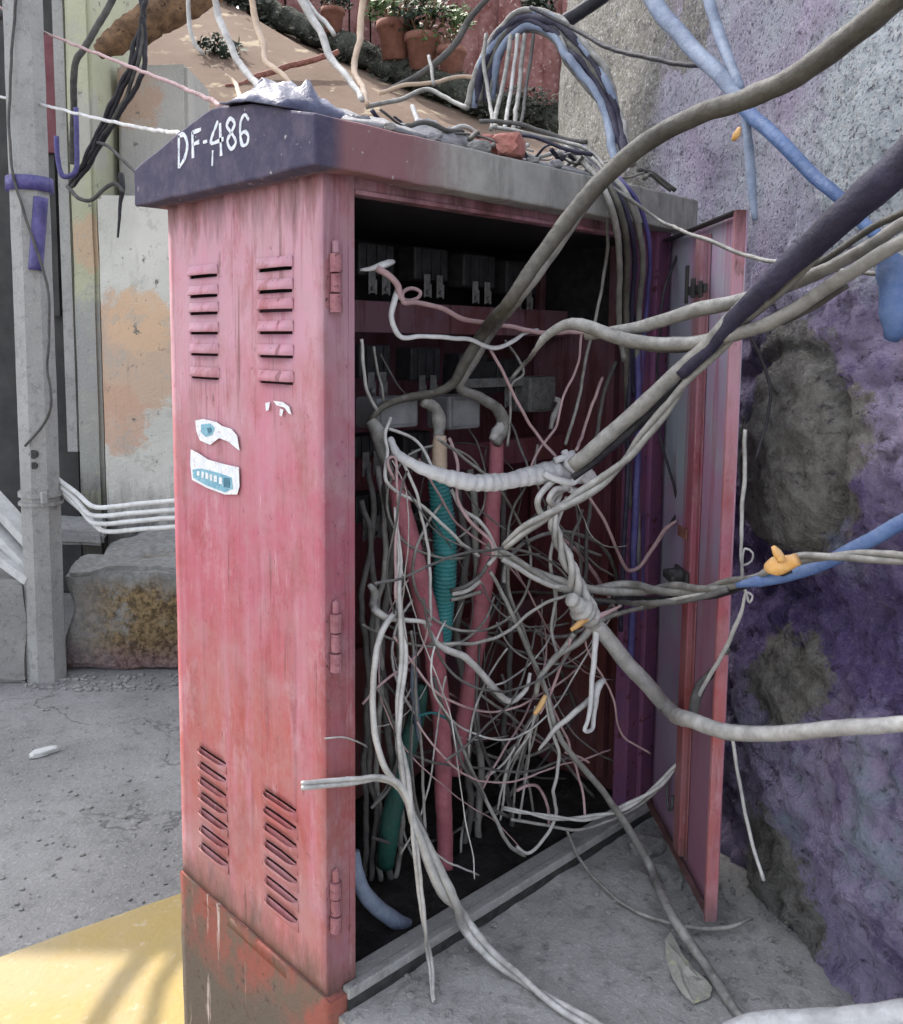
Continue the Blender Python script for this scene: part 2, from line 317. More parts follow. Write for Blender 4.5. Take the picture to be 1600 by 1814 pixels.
# ------------------------------------------------------------------ object helpers
def link_mesh(name, bm, mat, parent=None, smooth=False, centre=True):
    me = bpy.data.meshes.new(name); bmesh.ops.recalc_face_normals(bm, faces=bm.faces[:])
    off = Vector((0, 0, 0))
    if parent is not None: off = parent['_o'] if '_o' in parent else Vector((0, 0, 0)); off = Vector(off)
    elif centre and bm.verts:
        n = len(bm.verts); s = Vector((0, 0, 0)); mz = 1e9
        for v in bm.verts: s += v.co; mz = min(mz, v.co.z)
        off = Vector((s.x/n, s.y/n, mz))
    if off.length: bmesh.ops.translate(bm, verts=bm.verts[:], vec=-off)
    bm.to_mesh(me); bm.free(); me.materials.append(M[mat])
    if smooth:
        for p in me.polygons: p.use_smooth = True
    o = bpy.data.objects.new(name, me); COL.objects.link(o)
    if parent is not None: o.parent = parent; o['_o'] = list(off)
    else: o.location = off; o['_o'] = list(off)
    return o
def thing(name, label, cat, loc, group=None):
    o = bpy.data.objects.new(name, None); COL.objects.link(o); o.location = loc; o.empty_display_size = .1
    o['_o'] = list(loc); return tag(o, label, cat, group)
def tag(o, label, cat, group=None):
    o['label'] = label; o['category'] = cat
    if group: o['group'] = group
    return o
def struct(name, bm, mat, smooth=False):
    o = link_mesh(name, bm, mat, None, smooth, False); o['kind'] = 'structure'; return o

def box(bm, lo, hi, bev=0.0, frame=None):
    lo, hi = Vector(lo), Vector(hi)
    r = bmesh.ops.create_cube(bm, size=1); vs = r['verts']
    for v in vs: v.co = Vector((lo[i]+(hi[i]-lo[i])*(v.co[i]+.5) for i in range(3)))
    if bev:
        es = list({e for v in vs for e in v.link_edges})
        q = bmesh.ops.bevel(bm, geom=es, offset=bev, segments=2, affect='EDGES', profile=.5)
        vs = list({v for f in q['faces'] for v in f.verts} | {v for v in vs if v.is_valid})
    if frame is not None:
        for v in vs: v.co = frame @ v.co
    return vs
def newbox(name, lo, hi, mat, parent=None, bev=0.003, frame=None):
    bm = bmesh.new(); box(bm, lo, hi, bev, frame); return link_mesh(name, bm, mat, parent)

def spline(ps, step):
    P = [ps[0]*2-ps[1]] + ps + [ps[-1]*2-ps[-2]]; out = []
    for i in range(1, len(P)-2):
        a, b, c, d = P[i-1], P[i], P[i+1], P[i+2]
        n = max(2, int((c-b).length/step))
        ta = max(1e-4, (b-a).length)**.5; tb = max(1e-4, (c-b).length)**.5; tc = max(1e-4, (d-c).length)**.5
        m1 = (b-a)/ta - (c-a)/(ta+tb) + (c-b)/tb; m2 = (c-b)/tb - (d-b)/(tb+tc) + (d-c)/tc
        m1 = m1*tb; m2 = m2*tb
        for k in range(n):
            t = k/n; t2 = t*t; t3 = t2*t
            out.append((b*(2*t3-3*t2+1) + m1*(t3-2*t2+t) + c*(-2*t3+3*t2) + m2*(t3-t2), i-1+t))
    out.append((P[-2], len(ps)-1.0)); return out
def sweep(bm, path, rad, sides=8, flat=1.0):
    """path: points; rad: radii; a closed tube with carried frames"""
    n = len(path); T = [(path[min(i+1, n-1)]-path[max(i-1, 0)]).normalized() for i in range(n)]
    u = T[0].orthogonal().normalized(); rings = []
    for i in range(n):
        u = (u - T[i]*u.dot(T[i])).normalized(); v = T[i].cross(u)
        rings.append([bm.verts.new(path[i] + (u*math.cos(2*math.pi*k/sides) + v*math.sin(2*math.pi*k/sides)*flat)*rad[i]) for k in range(sides)])
    for i in range(n-1):
        for k in range(sides): bm.faces.new((rings[i][k], rings[i][(k+1) % sides], rings[i+1][(k+1) % sides], rings[i+1][k]))
    bm.faces.new(rings[0][::-1]); bm.faces.new(rings[-1])
def tube(bm, ps, r, step=.012, sides=8, wob=0.0, seed=0, rib=0.0, ribp=.012, lump=0.0, strands=1, lay=.16):
    sp = spline(ps, step); path = []; rad = []; L = 0; prev = None
    for q, t in sp:
        if prev is not None: L += (q-prev).length
        prev = q.copy(); s = Vector((seed*3.1, seed*1.7, L*9)); s2_ = Vector((seed*1.3, L*27, seed*.7))
        if wob:
            q = q + Vector((noise.noise(s), noise.noise(s+Vector((31, 0, 0))), noise.noise(s+Vector((0, 57, 0)))))*wob
            q = q + Vector((noise.noise(s2_), noise.noise(s2_+Vector((31, 0, 0))), noise.noise(s2_+Vector((0, 0, 57)))))*wob*.35
        if isinstance(r, (list, tuple)):
            i = min(int(t), len(r)-2); rr = r[i]+(r[i+1]-r[i])*(t-i)
        else: rr = r
        if rib: rr *= 1 + rib*math.sin(2*math.pi*L/ribp)
        if lump: rr *= 1 + lump*noise.noise(Vector((seed*5.5, L*38, 3))) + lump*.5*noise.noise(Vector((seed*2.5, L*110, 9)))
        path.append(q); rad.append(rr)
    if strands == 1: sweep(bm, path, rad, sides); return
    n = len(path); u = (path[1]-path[0]).orthogonal().normalized(); U = []; L = 0      # strands laid round one another
    for i in range(n):
        t = (path[min(i+1, n-1)]-path[max(i-1, 0)]).normalized(); u = (u-t*u.dot(t)).normalized(); U.append((u.copy(), t.cross(u)))
    for k in range(strands):
        pk = []; L = 0
        for i in range(n):
            if i: L += (path[i]-path[i-1]).length
            a = 2*math.pi*(L/lay + k/strands) + 1.2*noise.noise(Vector((L*4, seed, k*.3)))
            o_ = rad[i]*(.5 if strands == 2 else .58)
            pk.append(path[i]+(U[i][0]*math.cos(a)+U[i][1]*math.sin(a))*o_)
        sweep(bm, pk, [q*(.54 if strands == 2 else .47) for q in rad], sides)
def px2r(wpx, p):          # half of a width in the photograph, in metres at the depth of p
    return .5*wpx*((p-CAM).dot(FW))/F
SEED = [0]
def cable(name, label, cat, pts, wpx, mat, group=None, wob=.004, parent=None, **kw):
    SEED[0] += 1
    P = [pt(p) for p in pts]
    if isinstance(wpx, (list, tuple)): r = [px2r(a, p) for a, p in zip(wpx, P)]
    else: r = px2r(wpx, P[len(P)//2])
    bm = bmesh.new(); kw.setdefault('lump', .08)
    tube(bm, P, r, wob=wob, seed=SEED[0], **kw)
    o = link_mesh(name, bm, mat, parent, True)
    if parent is None: tag(o, label, cat, group)
    return o

# ------------------------------------------------------------------ ground, street, kerb
GZ = -0.40
bm = bmesh.new()
v = [bm.verts.new(p) for p in ((-200, -200, GZ), (200, -200, GZ), (200, 200, GZ), (-200, 200, GZ))]; bm.faces.new(v)
struct('street', bm, 'street')
k0, k1 = onZ(15, 1700, GZ), onZ(330, 1588, GZ); kd = (k1-k0).normalized(); kn = Vector((kd.y, -kd.x, 0))
if kn.dot(FW) > 0: kn = -kn
bm = bmesh.new(); a = k0-kd*3; b = k1+kd*.62; nn = 60; prof = [(0, .004), (.012, .024), (.03, .028), (.35, .03), (1.6, .026)]
rows = []
for i in range(nn+1):
    p = a.lerp(b, i/nn); wv = .008*noise.noise(p*3)+.006*noise.noise(p*11)
    rows.append([bm.verts.new(Vector((p.x, p.y, GZ+h)) + kn*(o+(wv if j < 3 else 0))) for j, (o, h) in enumerate(prof)])
for i in range(nn):
    for j in range(len(prof)-1): bm.faces.new((rows[i][j], rows[i+1][j], rows[i+1][j+1], rows[i][j+1]))
struct('kerb', bm, 'yellow', True)

# concrete pad in front of the cabinet: a raised block with a rough top
def rough_slab(bm, xs, ys, ztop, zbot, amp=.006):
    g = [[bm.verts.new((x, y, ztop + amp*noise.noise(Vector((x*9, y*9, 1))) + amp*.6*noise.noise(Vector((x*30, y*30, 4))))) for y in ys] for x in xs]
    for i in range(len(xs)-1):
        for j in range(len(ys)-1): bm.faces.new((g[i][j], g[i+1][j], g[i+1][j+1], g[i][j+1]))
    loop = [g[i][0] for i in range(len(xs))] + [g[-1][j] for j in range(1, len(ys))] + [g[i][-1] for i in range(len(xs)-2, -1, -1)] + [g[0][j] for j in range(len(ys)-2, 0, -1)]
    lo = [bm.verts.new((q.co.x, q.co.y, zbot)) for q in loop]
    for i in range(len(loop)): k = (i+1) % len(loop); bm.faces.new((loop[i], loop[k], lo[k], lo[i]))
lin = lambda a, b, n: [a+(b-a)*i/n for i in range(n+1)]
bm = bmesh.new(); rough_slab(bm, lin(.012, 2.6, 90), lin(-1.9, -.019, 70), PZ, GZ)
tag(link_mesh('concrete_pad', bm, 'pad'), 'rough grey concrete pad in front of the open cabinet', 'pad')

# ------------------------------------------------------------------ rough lilac wall on the right
ctrl = [(1.35, .55), (1.0, .95), (.79, 1.3), (.69, 1.6), (.645, 1.9), (.64, 2.2), (.56, 2.6), (.44, 3.0), (.33, 3.45), (.30, 3.7)]
path = [q for q, t in spline([ld(a, b) for a, b in ctrl], .0105)]
HT = 3.3; nz = 250
BOULD = [(ld(.635, 1.80, onZ(1375, 800, 0).z+at(1375, 800, 1.8).z), .20, .055)]
bm = bmesh.new(); g = []
for i, p in enumerate(path):
    t = (path[min(i+1, len(path)-1)]-path[max(i-1, 0)]).normalized(); nr = Vector((-t.y, t.x, 0))
    if nr.dot(RT) > 0: nr = -nr
    col_ = []
    for j in range(nz+1):
        f = j/nz; z = GZ + (HT-GZ)*(f**1.25)
        q = Vector((p.x, p.y, z))
        lean = -.05*max(0, z-.2) - .02*(z > 1.2)*(z-1.2)
        d = .04*noise.noise(q*2.3) + .026*noise.noise(q*5.1+Vector((3, 1, 7))) + .024*noise.noise(Vector((q.x*13, q.y*13, q.z*18))) + .017*noise.noise(Vector((q.x*30, q.y*30, q.z*48))) + .010*noise.noise(Vector((q.x*62, q.y*62, q.z*85)))
        if z > 1.1: d -= min(1, (z-1.1)*4)*.8*(.024*noise.noise(Vector((q.x*13, q.y*13, q.z*18))) + .017*noise.noise(Vector((q.x*30, q.y*30, q.z*48))))
        ridge = abs(noise.noise(Vector((q.x*8, q.y*8, q.z*14))))
        d -= .018*ridge*(1 if z < 1.25 else .35)
        if z > 1.3: d *= max(.5, 1-(z-1.3)*.8)
        d += .02*math.exp(-((z-1.0)/.22)**2) - .045*math.exp(-((z-.62)/.13)**2) + .03*math.exp(-((z-.28)/.16)**2) - .02*math.exp(-((z-.02)/.09)**2)
        dep = (q-CAM).dot(FW)
        if 1.55 < dep < 2.55: d = min(d, .03 if z < 1.2 else .02)
        for bc, br, bh in BOULD:       # rounded stones bedded in the wall
            e = ((q-bc).length/br)
            if e < 1: d = max(d, .012+bh*math.sqrt(1-e*e)*(1+.35*noise.noise(q*14))+.010*noise.noise(q*32)+.008*noise.noise(q*70))
            elif e < 1.12: d -= .02*(1.12-e)/.12
        col_.append(bm.verts.new(q + nr*(d+lean)))
    g.append(col_)
for i in range(len(g)-1):
    for j in range(nz): bm.faces.new((g[i][j], g[i+1][j], g[i+1][j+1], g[i][j+1]))
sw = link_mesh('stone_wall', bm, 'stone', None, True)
if sw.data.polygons[len(sw.data.polygons)//2].normal.dot(RT) > 0: sw.data.flip_normals()
so_ = sw.modifiers.new('thick', 'SOLIDIFY'); so_.thickness = .45; so_.offset = -1
tag(sw, 'rough lilac painted stone wall rising on the right beside the cabinet', 'wall')

# ------------------------------------------------------------------ the cabinet
H, W, D, T = 1.42, 1.0, .52, .012
cab = thing('street_cabinet', 'open faded red telephone cabinet with dark gabled roof and spilled wires', 'cabinet', (0, 0, 0))
# side panel with pressed louvres: real slots left open
def rows_from(x, ys): return [onX(x, y, 0).z for y in ys]
yl0, yl1 = onX(338, 560, 0).y, onX(386, 560, 0).y
yr0, yr1 = onX(459, 560, 0).y, onX(518, 560, 0).y
COLS = [(min(yl0, yl1), max(yl0, yl1)), (min(yr0, yr1), max(yr0, yr1))]
zup = rows_from(488, [480, 519, 553, 592, 634, 680]); zlo = rows_from(490, [1416, 1446, 1476, 1506, 1536, 1570, 1604])
SL = .0065
ycut = sorted(set(lin(0, D, 26) + [c for k in COLS for c in k])); zcut = sorted(set(lin(0, H, 70) + [z+o for z in zup+zlo for o in (0, SL)]))
def clean(a):
    o = [a[0]]
    for q in a[1:]:
        if q-o[-1] > 1e-5: o.append(q)
    return o
ycut, zcut = clean(ycut), clean(zcut)
bm = bmesh.new(); vs = {}
def sv(y, z):
    if (y, z) not in vs:
        e = min(y, D-y)/.06; e = max(0, min(1, e))
        dn = e*(.0026*noise.noise(Vector((y*6, z*4, 2))) + .0012*noise.noise(Vector((y*17, z*9, 5))))
        vs[(y, z)] = bm.verts.new((dn, y, z))
    return vs[(y, z)]
for i in range(len(ycut)-1):
    for j in range(len(zcut)-1):
        ym, zm = (ycut[i]+ycut[i+1])/2, (zcut[j]+zcut[j+1])/2
        if any(a < ym < b for a, b in COLS) and any(z < zm < z+SL for z in zup+zlo): continue
        bm.faces.new((sv(ycut[i], zcut[j]), sv(ycut[i+1], zcut[j]), sv(ycut[i+1], zcut[j+1]), sv(ycut[i], zcut[j+1])))
sp = link_mesh('side_panel', bm, 'paint', cab, True)
if sp.data.polygons[0].normal.x > 0: sp.data.flip_normals()
md = sp.modifiers.new('t', 'SOLIDIFY'); md.thickness = .003; md.offset = -1
def louvre(y0, y1, z, hh, up=False):
    """pressed hood; its lip stands free of the slot, above it or (low on the panel) below it"""
    bm = bmesh.new(); n = 10; R_ = []; zs = (z+SL+hh, z+SL+hh*.5, z+SL*.85, z+SL*.85-.0006) if not up else (z-hh, z-hh*.5, z+SL*.15, z+SL*.15+.0006)
    for i in range(n+1):
        t = i/n; y = y0-.004+(y1-y0+.008)*t; k = min(1, math.sin(math.pi*t)*2.6)
        R_.append([bm.verts.new((-.0012-dx*k - (0.002 if dx == 0 else 0), y, zz_)) for zz_, dx in zip(zs, (0, .0085, .012, .0105))])
    for i in range(n):
        for k in range(3): bm.faces.new((R_[i][k], R_[i+1][k], R_[i+1][k+1], R_[i][k+1]))
    o = link_mesh('louvre', bm, 'paint', sp, True)
for z in zup+zlo:
    for a, b in COLS: louvre(a, b, z, .017, z in zlo)
# torn stickers on the side panel
def sheet_on_side(name, pix, mat, dx, parent, holes=None):
    bm = bmesh.new(); f = [bm.verts.new(onX(x, y, -dx)) for x, y in pix]; b = [bm.verts.new(q.co+Vector((.0006, 0, 0))) for q in f]
    bm.faces.new(f); bm.faces.new(b[::-1])
    for i in range(len(f)): k = (i+1) % len(f); bm.faces.new((f[i], f[k], b[k], b[i]))
    return link_mesh(name, bm, mat, parent)
s1 = sheet_on_side('sticker', [(346, 745), (360, 742), (384, 748), (392, 754), (410, 760), (420, 772), (424, 798), (416, 792), (404, 782), (388, 776), (372, 788), (354, 780), (348, 764)], 'sticker', .0046, sp)
s1['label'] = 'torn upper sticker with a blue spot'
sheet_on_side('printed_spot', [(356, 752), (372, 750), (380, 758), (376, 770), (364, 774), (356, 766)], 'stickerblue', .0054, s1)
sheet_on_side('printed_mark', [(366, 758), (373, 757), (375, 764), (369, 768)], 'stickerdark', .0062, s1)
s2 = sheet_on_side('sticker', [(338, 796), (350, 802), (368, 814), (396, 822), (423, 828), (424, 862), (420, 876), (398, 876), (366, 864), (340, 850), (337, 822)], 'sticker', .0046, sp)
s2['label'] = 'torn lower sticker with a blue printed band'
sheet_on_side('printed_band', [(341, 832), (356, 830), (388, 838), (410, 846), (412, 866), (398, 872), (366, 860), (342, 846)], 'stickerblue', .0054, s2)
for (x0, y0, x1, y1) in ((349, 834, 353, 843), (357, 835, 361, 847), (364, 837, 369, 849), (372, 840, 376, 852), (379, 842, 384, 854), (388, 845, 393, 858), (396, 846, 407, 864)):
    sheet_on_side('printed_mark', [(x0, y0), (x1, y0+1), (x1, y1), (x0, y1-1)], 'stickerdark' if x1-x0 > 6 else 'sticker', .0062, s2)
# paint scar below the louvres
for px in ([(470, 714), (478, 712), (476, 726), (471, 728)], [(484, 710), (500, 712), (512, 720), (516, 734), (511, 732), (504, 722), (490, 718)], [(496, 724), (502, 726), (499, 738), (495, 735)]):
    o = sheet_on_side('paint_scar', px, 'sticker', .0044, sp)
# back, far side, floor dirt
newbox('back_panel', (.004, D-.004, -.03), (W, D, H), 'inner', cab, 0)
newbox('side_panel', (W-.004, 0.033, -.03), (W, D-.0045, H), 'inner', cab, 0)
newbox('shade_ceiling', (.004, .036, H-.034), (W-.012, D-.0125, H-.026), 'bake', cab, 0)  # black ceiling added to paint in the shade under the roof
bm = bmesh.new(); rough_slab(bm, lin(.004, W-.002, 40), lin(.03, D-.002, 22), -.012, -.09, .02)
link_mesh('floor_dirt', bm, 'soil', cab, True)
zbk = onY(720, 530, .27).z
newbox('shade_board', (.006, D-.012, zbk), (W-.0055, D-.0048, H-.0265), 'bake', cab, .001)  # black boards added so the upper interior carries its deep shade as colour
newbox('shade_board', (W-.0115, .04, zbk-.05), (W-.0048, D-.0126, H-.0265), 'bake', cab, .001)
# front frame: jambs, header, sill
jl = onY(626, 900, 0).x; jr = onY(1122, 900, 0).x
hz0 = onY(640, 338, 0).z
bm = bmesh.new(); box(bm, (.0015, -.002, 0), (jl-.012, .0, H)); box(bm, (jl-.012, -.004, 0), (jl, .03, H))
box(bm, (.0015, 0, 0), (jl-.012, .028, H))
jamb = link_mesh('frame_post', bm, 'jamb', cab)
bm = bmesh.new(); box(bm, (jr, -.004, 0), (jr+.016, .035, H), .002); box(bm, (jr+.0165, -.001, 0), (jr+.05, .030, H), .002); box(bm, (jr+.051, -.012, 0), (W, .032, H), .003)
M['purplejamb'] = plain('purple_maroon_paint', (.13, .055, .13), (.20, .07, .12), 12, .7, .3, .004, 90, .3, (.08, .025, .035))
link_mesh('frame_post', bm, 'purplejamb', cab)
bm = bmesh.new(); box(bm, (jl+.001, -.003, hz0), (jr-.001, .03, H-.002), .002); box(bm, (jl+.001, -.008, hz0-.008), (jr-.001, .02, hz0-.0005), .001)
link_mesh('header', bm, 'jamb', cab)
bm = bmesh.new(); box(bm, (jl-.03, -.024, -.012), (W, -.0045, .008), .003); box(bm, (jl+.001, -.0035, -.02), (W-.005, .028, .006), .002)
link_mesh('sill', bm, 'pole', cab)
newbox('shadow_gap_strip', (jl-.03, -.0225, -.0345), (W, -.0185, -.0125), 'iron', cab, .001)  # dark strip painting the shadow gap between sill and pad
# painted concrete foot under the cabinet
bm = bmesh.new(); nx = lin(-.004, W+.004, 50); ny = lin(-.018, D+.004, 26)
for (a, b_, nn) in (((-.004, D+.004), (-.004, -.018), 26), ((-.004, -.018), (W, -.018), 30), ((W, -.018), (W, D+.004), 10), ((W, D+.004), (-.004, D+.004), 10)):
    A = [Vector((a[0]+(b_[0]-a[0])*i/nn, a[1]+(b_[1]-a[1])*i/nn, 0)) for i in range(nn+1)]
    G = [[bm.verts.new(p+Vector((.003*noise.noise(Vector((p.x*9, p.y*9, z*9))), .003*noise.noise(Vector((p.x*9+5, p.y*9, z*9))), z))) for z in lin(GZ, -.0005, 16)] for p in A]
    for i in range(nn):
        for j in range(16): bm.faces.new((G[i][j], G[i+1][j], G[i+1][j+1], G[i][j+1]))
bmesh.ops.remove_doubles(bm, verts=bm.verts[:], dist=.0005)
box(bm, (-.0035, -.0175, -.03), (.06, D+.0035, -.0012)); box(bm, (.0605, -.0175, -.03), (W, .026, -.0125))
link_mesh('foot', bm, 'plinth', cab, True)
# remaining hinges on the left post
def hinge(y0, y1, xpix):
    a, b = onY(xpix, y0, -.008), onY(xpix, y1, -.008); bm = bmesh.new()
    zs = lin(b.z, a.z, 3)
    for i in range(3):
        r = .0105 if i != 1 else .009; sweep(bm, [Vector((a.x, -.010, zs[i]+.0015)), Vector((a.x, -.010, zs[i+1]-.0015))], [r, r], 12)
    box(bm, (a.x-.016, -.0035, b.z+.01), (a.x+.013, -.0022, a.z-.01), .0005)
    link_mesh('hinge', bm, 'hingepaint', jamb)
    bm = bmesh.new(); sweep(bm, [Vector((a.x, -.010, a.z)), Vector((a.x, -.010, a.z+.018)), Vector((a.x+.002, -.010, a.z+.022))], [.006, .006, .001], 10); link_mesh('hinge_pin', bm, 'jamb', jamb)
hinge(448, 555, 594); hinge(1085, 1190, 594); hinge(1560, 1650, 594)
# roof: a low gable, ridge along the front, thin overhang all round
O = .05
e0, e1, zr = H-.012, H+.064, H+.178
g1, g2, g3, g4 = onX(448, 183, -O), onX(374, 190, -O), onX(236, 300, -O), onX(240, 345, -O)     # measured on the gable end
ends = [(-O, e0), (-O, e1), (g1.y, g1.z), (g2.y, g2.z), (g3.y, g3.z), (g3.y, min(g4.z, e0))]
print('gable', ends)
bm = bmesh.new(); nx = 70; sec = []
pr = []
for i in range(len(ends)):
    a, b = Vector(ends[i]), Vector(ends[(i+1) % len(ends)]); n = max(1, int((b-a).length/.03))
    pr += [a.lerp(b, k/n) for k in range(n)]
for i in range(nx+1):
    x = -O + (W+2*O)*i/nx
    s = []
    for (y, z) in pr:
        q = Vector((x, y, z)); d = .0035*noise.noise(q*9) + .0025*noise.noise(q*23)
        s.append(bm.verts.new((x, y+d*.8, z+d)))
    sec.append(s)
for i in range(nx):
    for k in range(len(pr)): bm.faces.new((sec[i][k], sec[i][(k+1) % len(pr)], sec[i+1][(k+1) % len(pr)], sec[i+1][k]))
bm.faces.new(sec[0]); bm.faces.new(sec[-1][::-1])
roof = link_mesh('roof', bm, 'roof', cab)
bv = roof.modifiers.new('b', 'BEVEL'); bv.width = .004; bv.segments = 2; bv.limit_method = 'ANGLE'; bv.angle_limit = R(40)
# hand-painted lettering on the gable
def strokes(lines, wpx, name):
    bm = bmesh.new()
    for ln in lines:
        ps = [onX(x, y, -O-.0006) for x, y in ln]
        sp_ = [q for q, t in spline(ps, .003)] if len(ps) > 2 else [ps[0].lerp(ps[1], k/8) for k in range(9)]
        r0 = px2r(wpx, ps[0]); n = len(sp_)
        rr = [r0*(1+.45*noise.noise(q*60)+.25*noise.noise(q*190)) for q in sp_]
        for side in (0,):
            Tn = [(sp_[min(i+1, n-1)]-sp_[max(i-1, 0)]).normalized() for i in range(n)]
            A = []
            for i in range(n):
                nv = Tn[i].cross(Vector((1, 0, 0))).normalized()
                A.append([bm.verts.new(sp_[i]+nv*rr[i]+Vector((-.0004, 0, 0))), bm.verts.new(sp_[i]-nv*rr[i]+Vector((-.0004, 0, 0))), bm.verts.new(sp_[i]-nv*rr[i]+Vector((.002, 0, 0))), bm.verts.new(sp_[i]+nv*rr[i]+Vector((.002, 0, 0)))])
            for i in range(n-1):
                for k in range(4): bm.faces.new((A[i][k], A[i][(k+1) % 4], A[i+1][(k+1) % 4], A[i+1][k]))
            bm.faces.new(A[0]); bm.faces.new(A[-1][::-1])
    return link_mesh(name, bm, 'letter', roof)
strokes([[(317, 240), (317, 298)], [(316, 241), (326, 239), (332, 256), (328, 278), (318, 296)]], 7, 'letter')
strokes([[(341, 233), (342, 280)], [(341, 235), (356, 229)], [(342, 256), (353, 251)]], 7, 'letter')
strokes([[(360, 252), (367, 250)]], 7, 'hyphen')
strokes([[(386, 214), (374, 252), (396, 246)], [(390, 218), (392, 276)]], 6.5, 'digit')
strokes([[(409, 234), (402, 222), (408, 210), (416, 219), (410, 234), (403, 250), (410, 264), (418, 252), (410, 234)]], 6.5, 'digit')
strokes([[(441, 212), (434, 203), (427, 214), (426, 240), (430, 257), (438, 254), (440, 240), (433, 233), (427, 238)]], 6.5, 'digit')
strokes([[(377, 266), (376, 294)]], 4, 'paint_drip')

# right leaf of the door, swung open
hx = W-.008; hb = Vector((hx, -.0145, 0)); fb = onZ(1268, 1630, .01); dv = Vector((fb.x-hb.x, fb.y-hb.y, 0)); DW = dv.length; dv.normalize()
print('door', DW, dv)
nv = Vector((-dv.y, dv.x, 0))
if nv.dot(RT) > 0: nv = -nv          # nv points into the side we see
FR = Matrix(((dv.x, nv.x, 0, hb.x), (dv.y, nv.y, 0, hb.y), (0, 0, 1, 0), (0, 0, 0, 1)))
DH = H-.03; DB = .006
bm = bmesh.new(); gx = lin(0, DW, 16); gz = lin(DB, DH, 44)
G = [[bm.verts.new(FR @ Vector((x, .0015*noise.noise(Vector((x*9, z*5, 3))) - .001, z))) for z in gz] for x in gx]
for i in range(16):
    for j in range(44): bm.faces.new((G[i][j], G[i+1][j], G[i+1][j+1], G[i][j+1]))
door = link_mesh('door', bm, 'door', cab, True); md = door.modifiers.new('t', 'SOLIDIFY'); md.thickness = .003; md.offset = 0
door['label'] = 'right door leaf, swung open, lilac inside'
bm = bmesh.new()
box(bm, (DW-.005, -.003, DB), (DW, .021, DH), .001, FR); box(bm, (DW-.011, .0185, DB+.002), (DW-.0055, .021, DH-.002), .0008, FR)
link_mesh('door_edge', bm, 'paint', door)
newbox('top_flange', (.004, .002, DH-.004), (DW-.007, .024, DH), 'iron', door, .0008, FR)
newbox('bottom_flange', (.004, .002, DB), (DW-.007, .016, DB+.004), 'jamb', door, .0008, FR)
bm = bmesh.new(); a0 = DW*.50; box(bm, (a0, .002, DB+.02), (a0+.045, .017, DH-.02), .003, FR); box(bm, (a0-.012, .002, DB+.02), (a0-.001, .005, DH-.02), .001, FR); box(bm, (a0+.046, .002, DB+.02), (a0+.058, .005, DH-.02), .001, FR)
link_mesh('stiffener', bm, 'jamb', door)
zz = onY(1235, 510, -.2).z
def zdoor(y): return at(1235, y, 1.95).z
zl = zdoor(515)
bm = bmesh.new(); box(bm, (a0-.025, .018, zl-.012), (a0+.095, .026, zl+.006), .002, FR); box(bm, (a0-.015, .026, zl-.03), (a0-.003, .032, zl+.05), .002, FR); box(bm, (a0+.03, .026, zl-.02), (a0+.044, .034, zl+.02), .002, FR); box(bm, (a0+.075, .026, zl-.022), (a0+.089, .032, zl+.012), .002, FR)
link_mesh('lock_bar', bm, 'iron', door)
zl = zdoor(1005); bm = bmesh.new(); box(bm, (a0-.035, .018, zl-.014), (a0+.05, .026, zl+.012), .003, FR)
sweep(bm, [FR @ Vector((a0+.012, .026, zl)), FR @ Vector((a0+.012, .055, zl))], [.016, .013], 12); box(bm, (a0-.005, .05, zl-.009), (a0+.06, .060, zl+.008), .003, FR)
link_mesh('latch', bm, 'iron', door)
zl = zdoor(935); bm = bmesh.new(); box(bm, (a0-.03, .018, zl-.012), (a0+.03, .023, zl+.012), .002, FR); link_mesh('catch_plate', bm, 'rust', door)
hk = FR @ Vector((.17, .012, .16)); bm = bmesh.new(); tube(bm, [hk, hk+Vector((0, 0, -.05)), hk+dv*.018+Vector((0, 0, -.075)), hk+dv*.04+Vector((0, 0, -.055)), hk+dv*.042+Vector((0, 0, -.03))], .0035, .005); link_mesh('hook', bm, 'lug', door, True)

# --- inside: crossbars, terminal blocks, cable boxes
def bar(y0, y1, Y, x0=.03, x1=.97):
    a, b = onY(720, y0, Y), onY(720, y1, Y); bm = bmesh.new()
    box(bm, (x0, Y, b.z), (x1, Y+.003, a.z), .0008); box(bm, (x0, Y+.0035, a.z-.003), (x1, Y+.028, a.z), .0008); box(bm, (x0, Y+.0035, b.z), (x1, Y+.028, b.z+.003), .0008)
    link_mesh('crossbar', bm, 'paint_in', cab)
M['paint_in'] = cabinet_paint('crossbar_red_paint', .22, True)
YB = .27
bar(536, 590, YB); bar(797, 845, YB); bar(1125, 1165, YB+.05)
def terminal(xp, yp, wpx, hpx, Y):
    c = onY(xp, yp, Y); k = px2r(2, c); ww, hh = wpx*k/2*1.15, hpx*k/2
    bm = bmesh.new(); box(bm, (c.x-ww, Y, c.z-hh), (c.x+ww, Y+.055, c.z+hh), .004)
    for s in (-.55, 0, .55): box(bm, (c.x+s*ww-.002, Y-.004, c.z-hh*.9), (c.x+s*ww+.002, Y-.0005, c.z+hh*.9), .0005)
    t = link_mesh('terminal_block', bm, 'bake', cab)
    for s in (-.5, .5):
        bm = bmesh.new(); x = c.x+s*ww*.75; box(bm, (x-.009, Y-.007, c.z-hh-.035), (x+.009, Y-.0045, c.z-hh+.012), .001)
        box(bm, (x-.011, Y-.009, c.z-hh-.038), (x-.0062, Y-.0072, c.z-hh-.008), .0008); box(bm, (x+.0062, Y-.009, c.z-hh-.038), (x+.011, Y-.0072, c.z-hh-.008), .0008)
        sweep(bm, [Vector((x, Y-.006, c.z-hh-.026)), Vector((x, Y-.014, c.z-hh-.026))], [.0055, .0055], 6)
        link_mesh('lug', bm, 'lug', t)
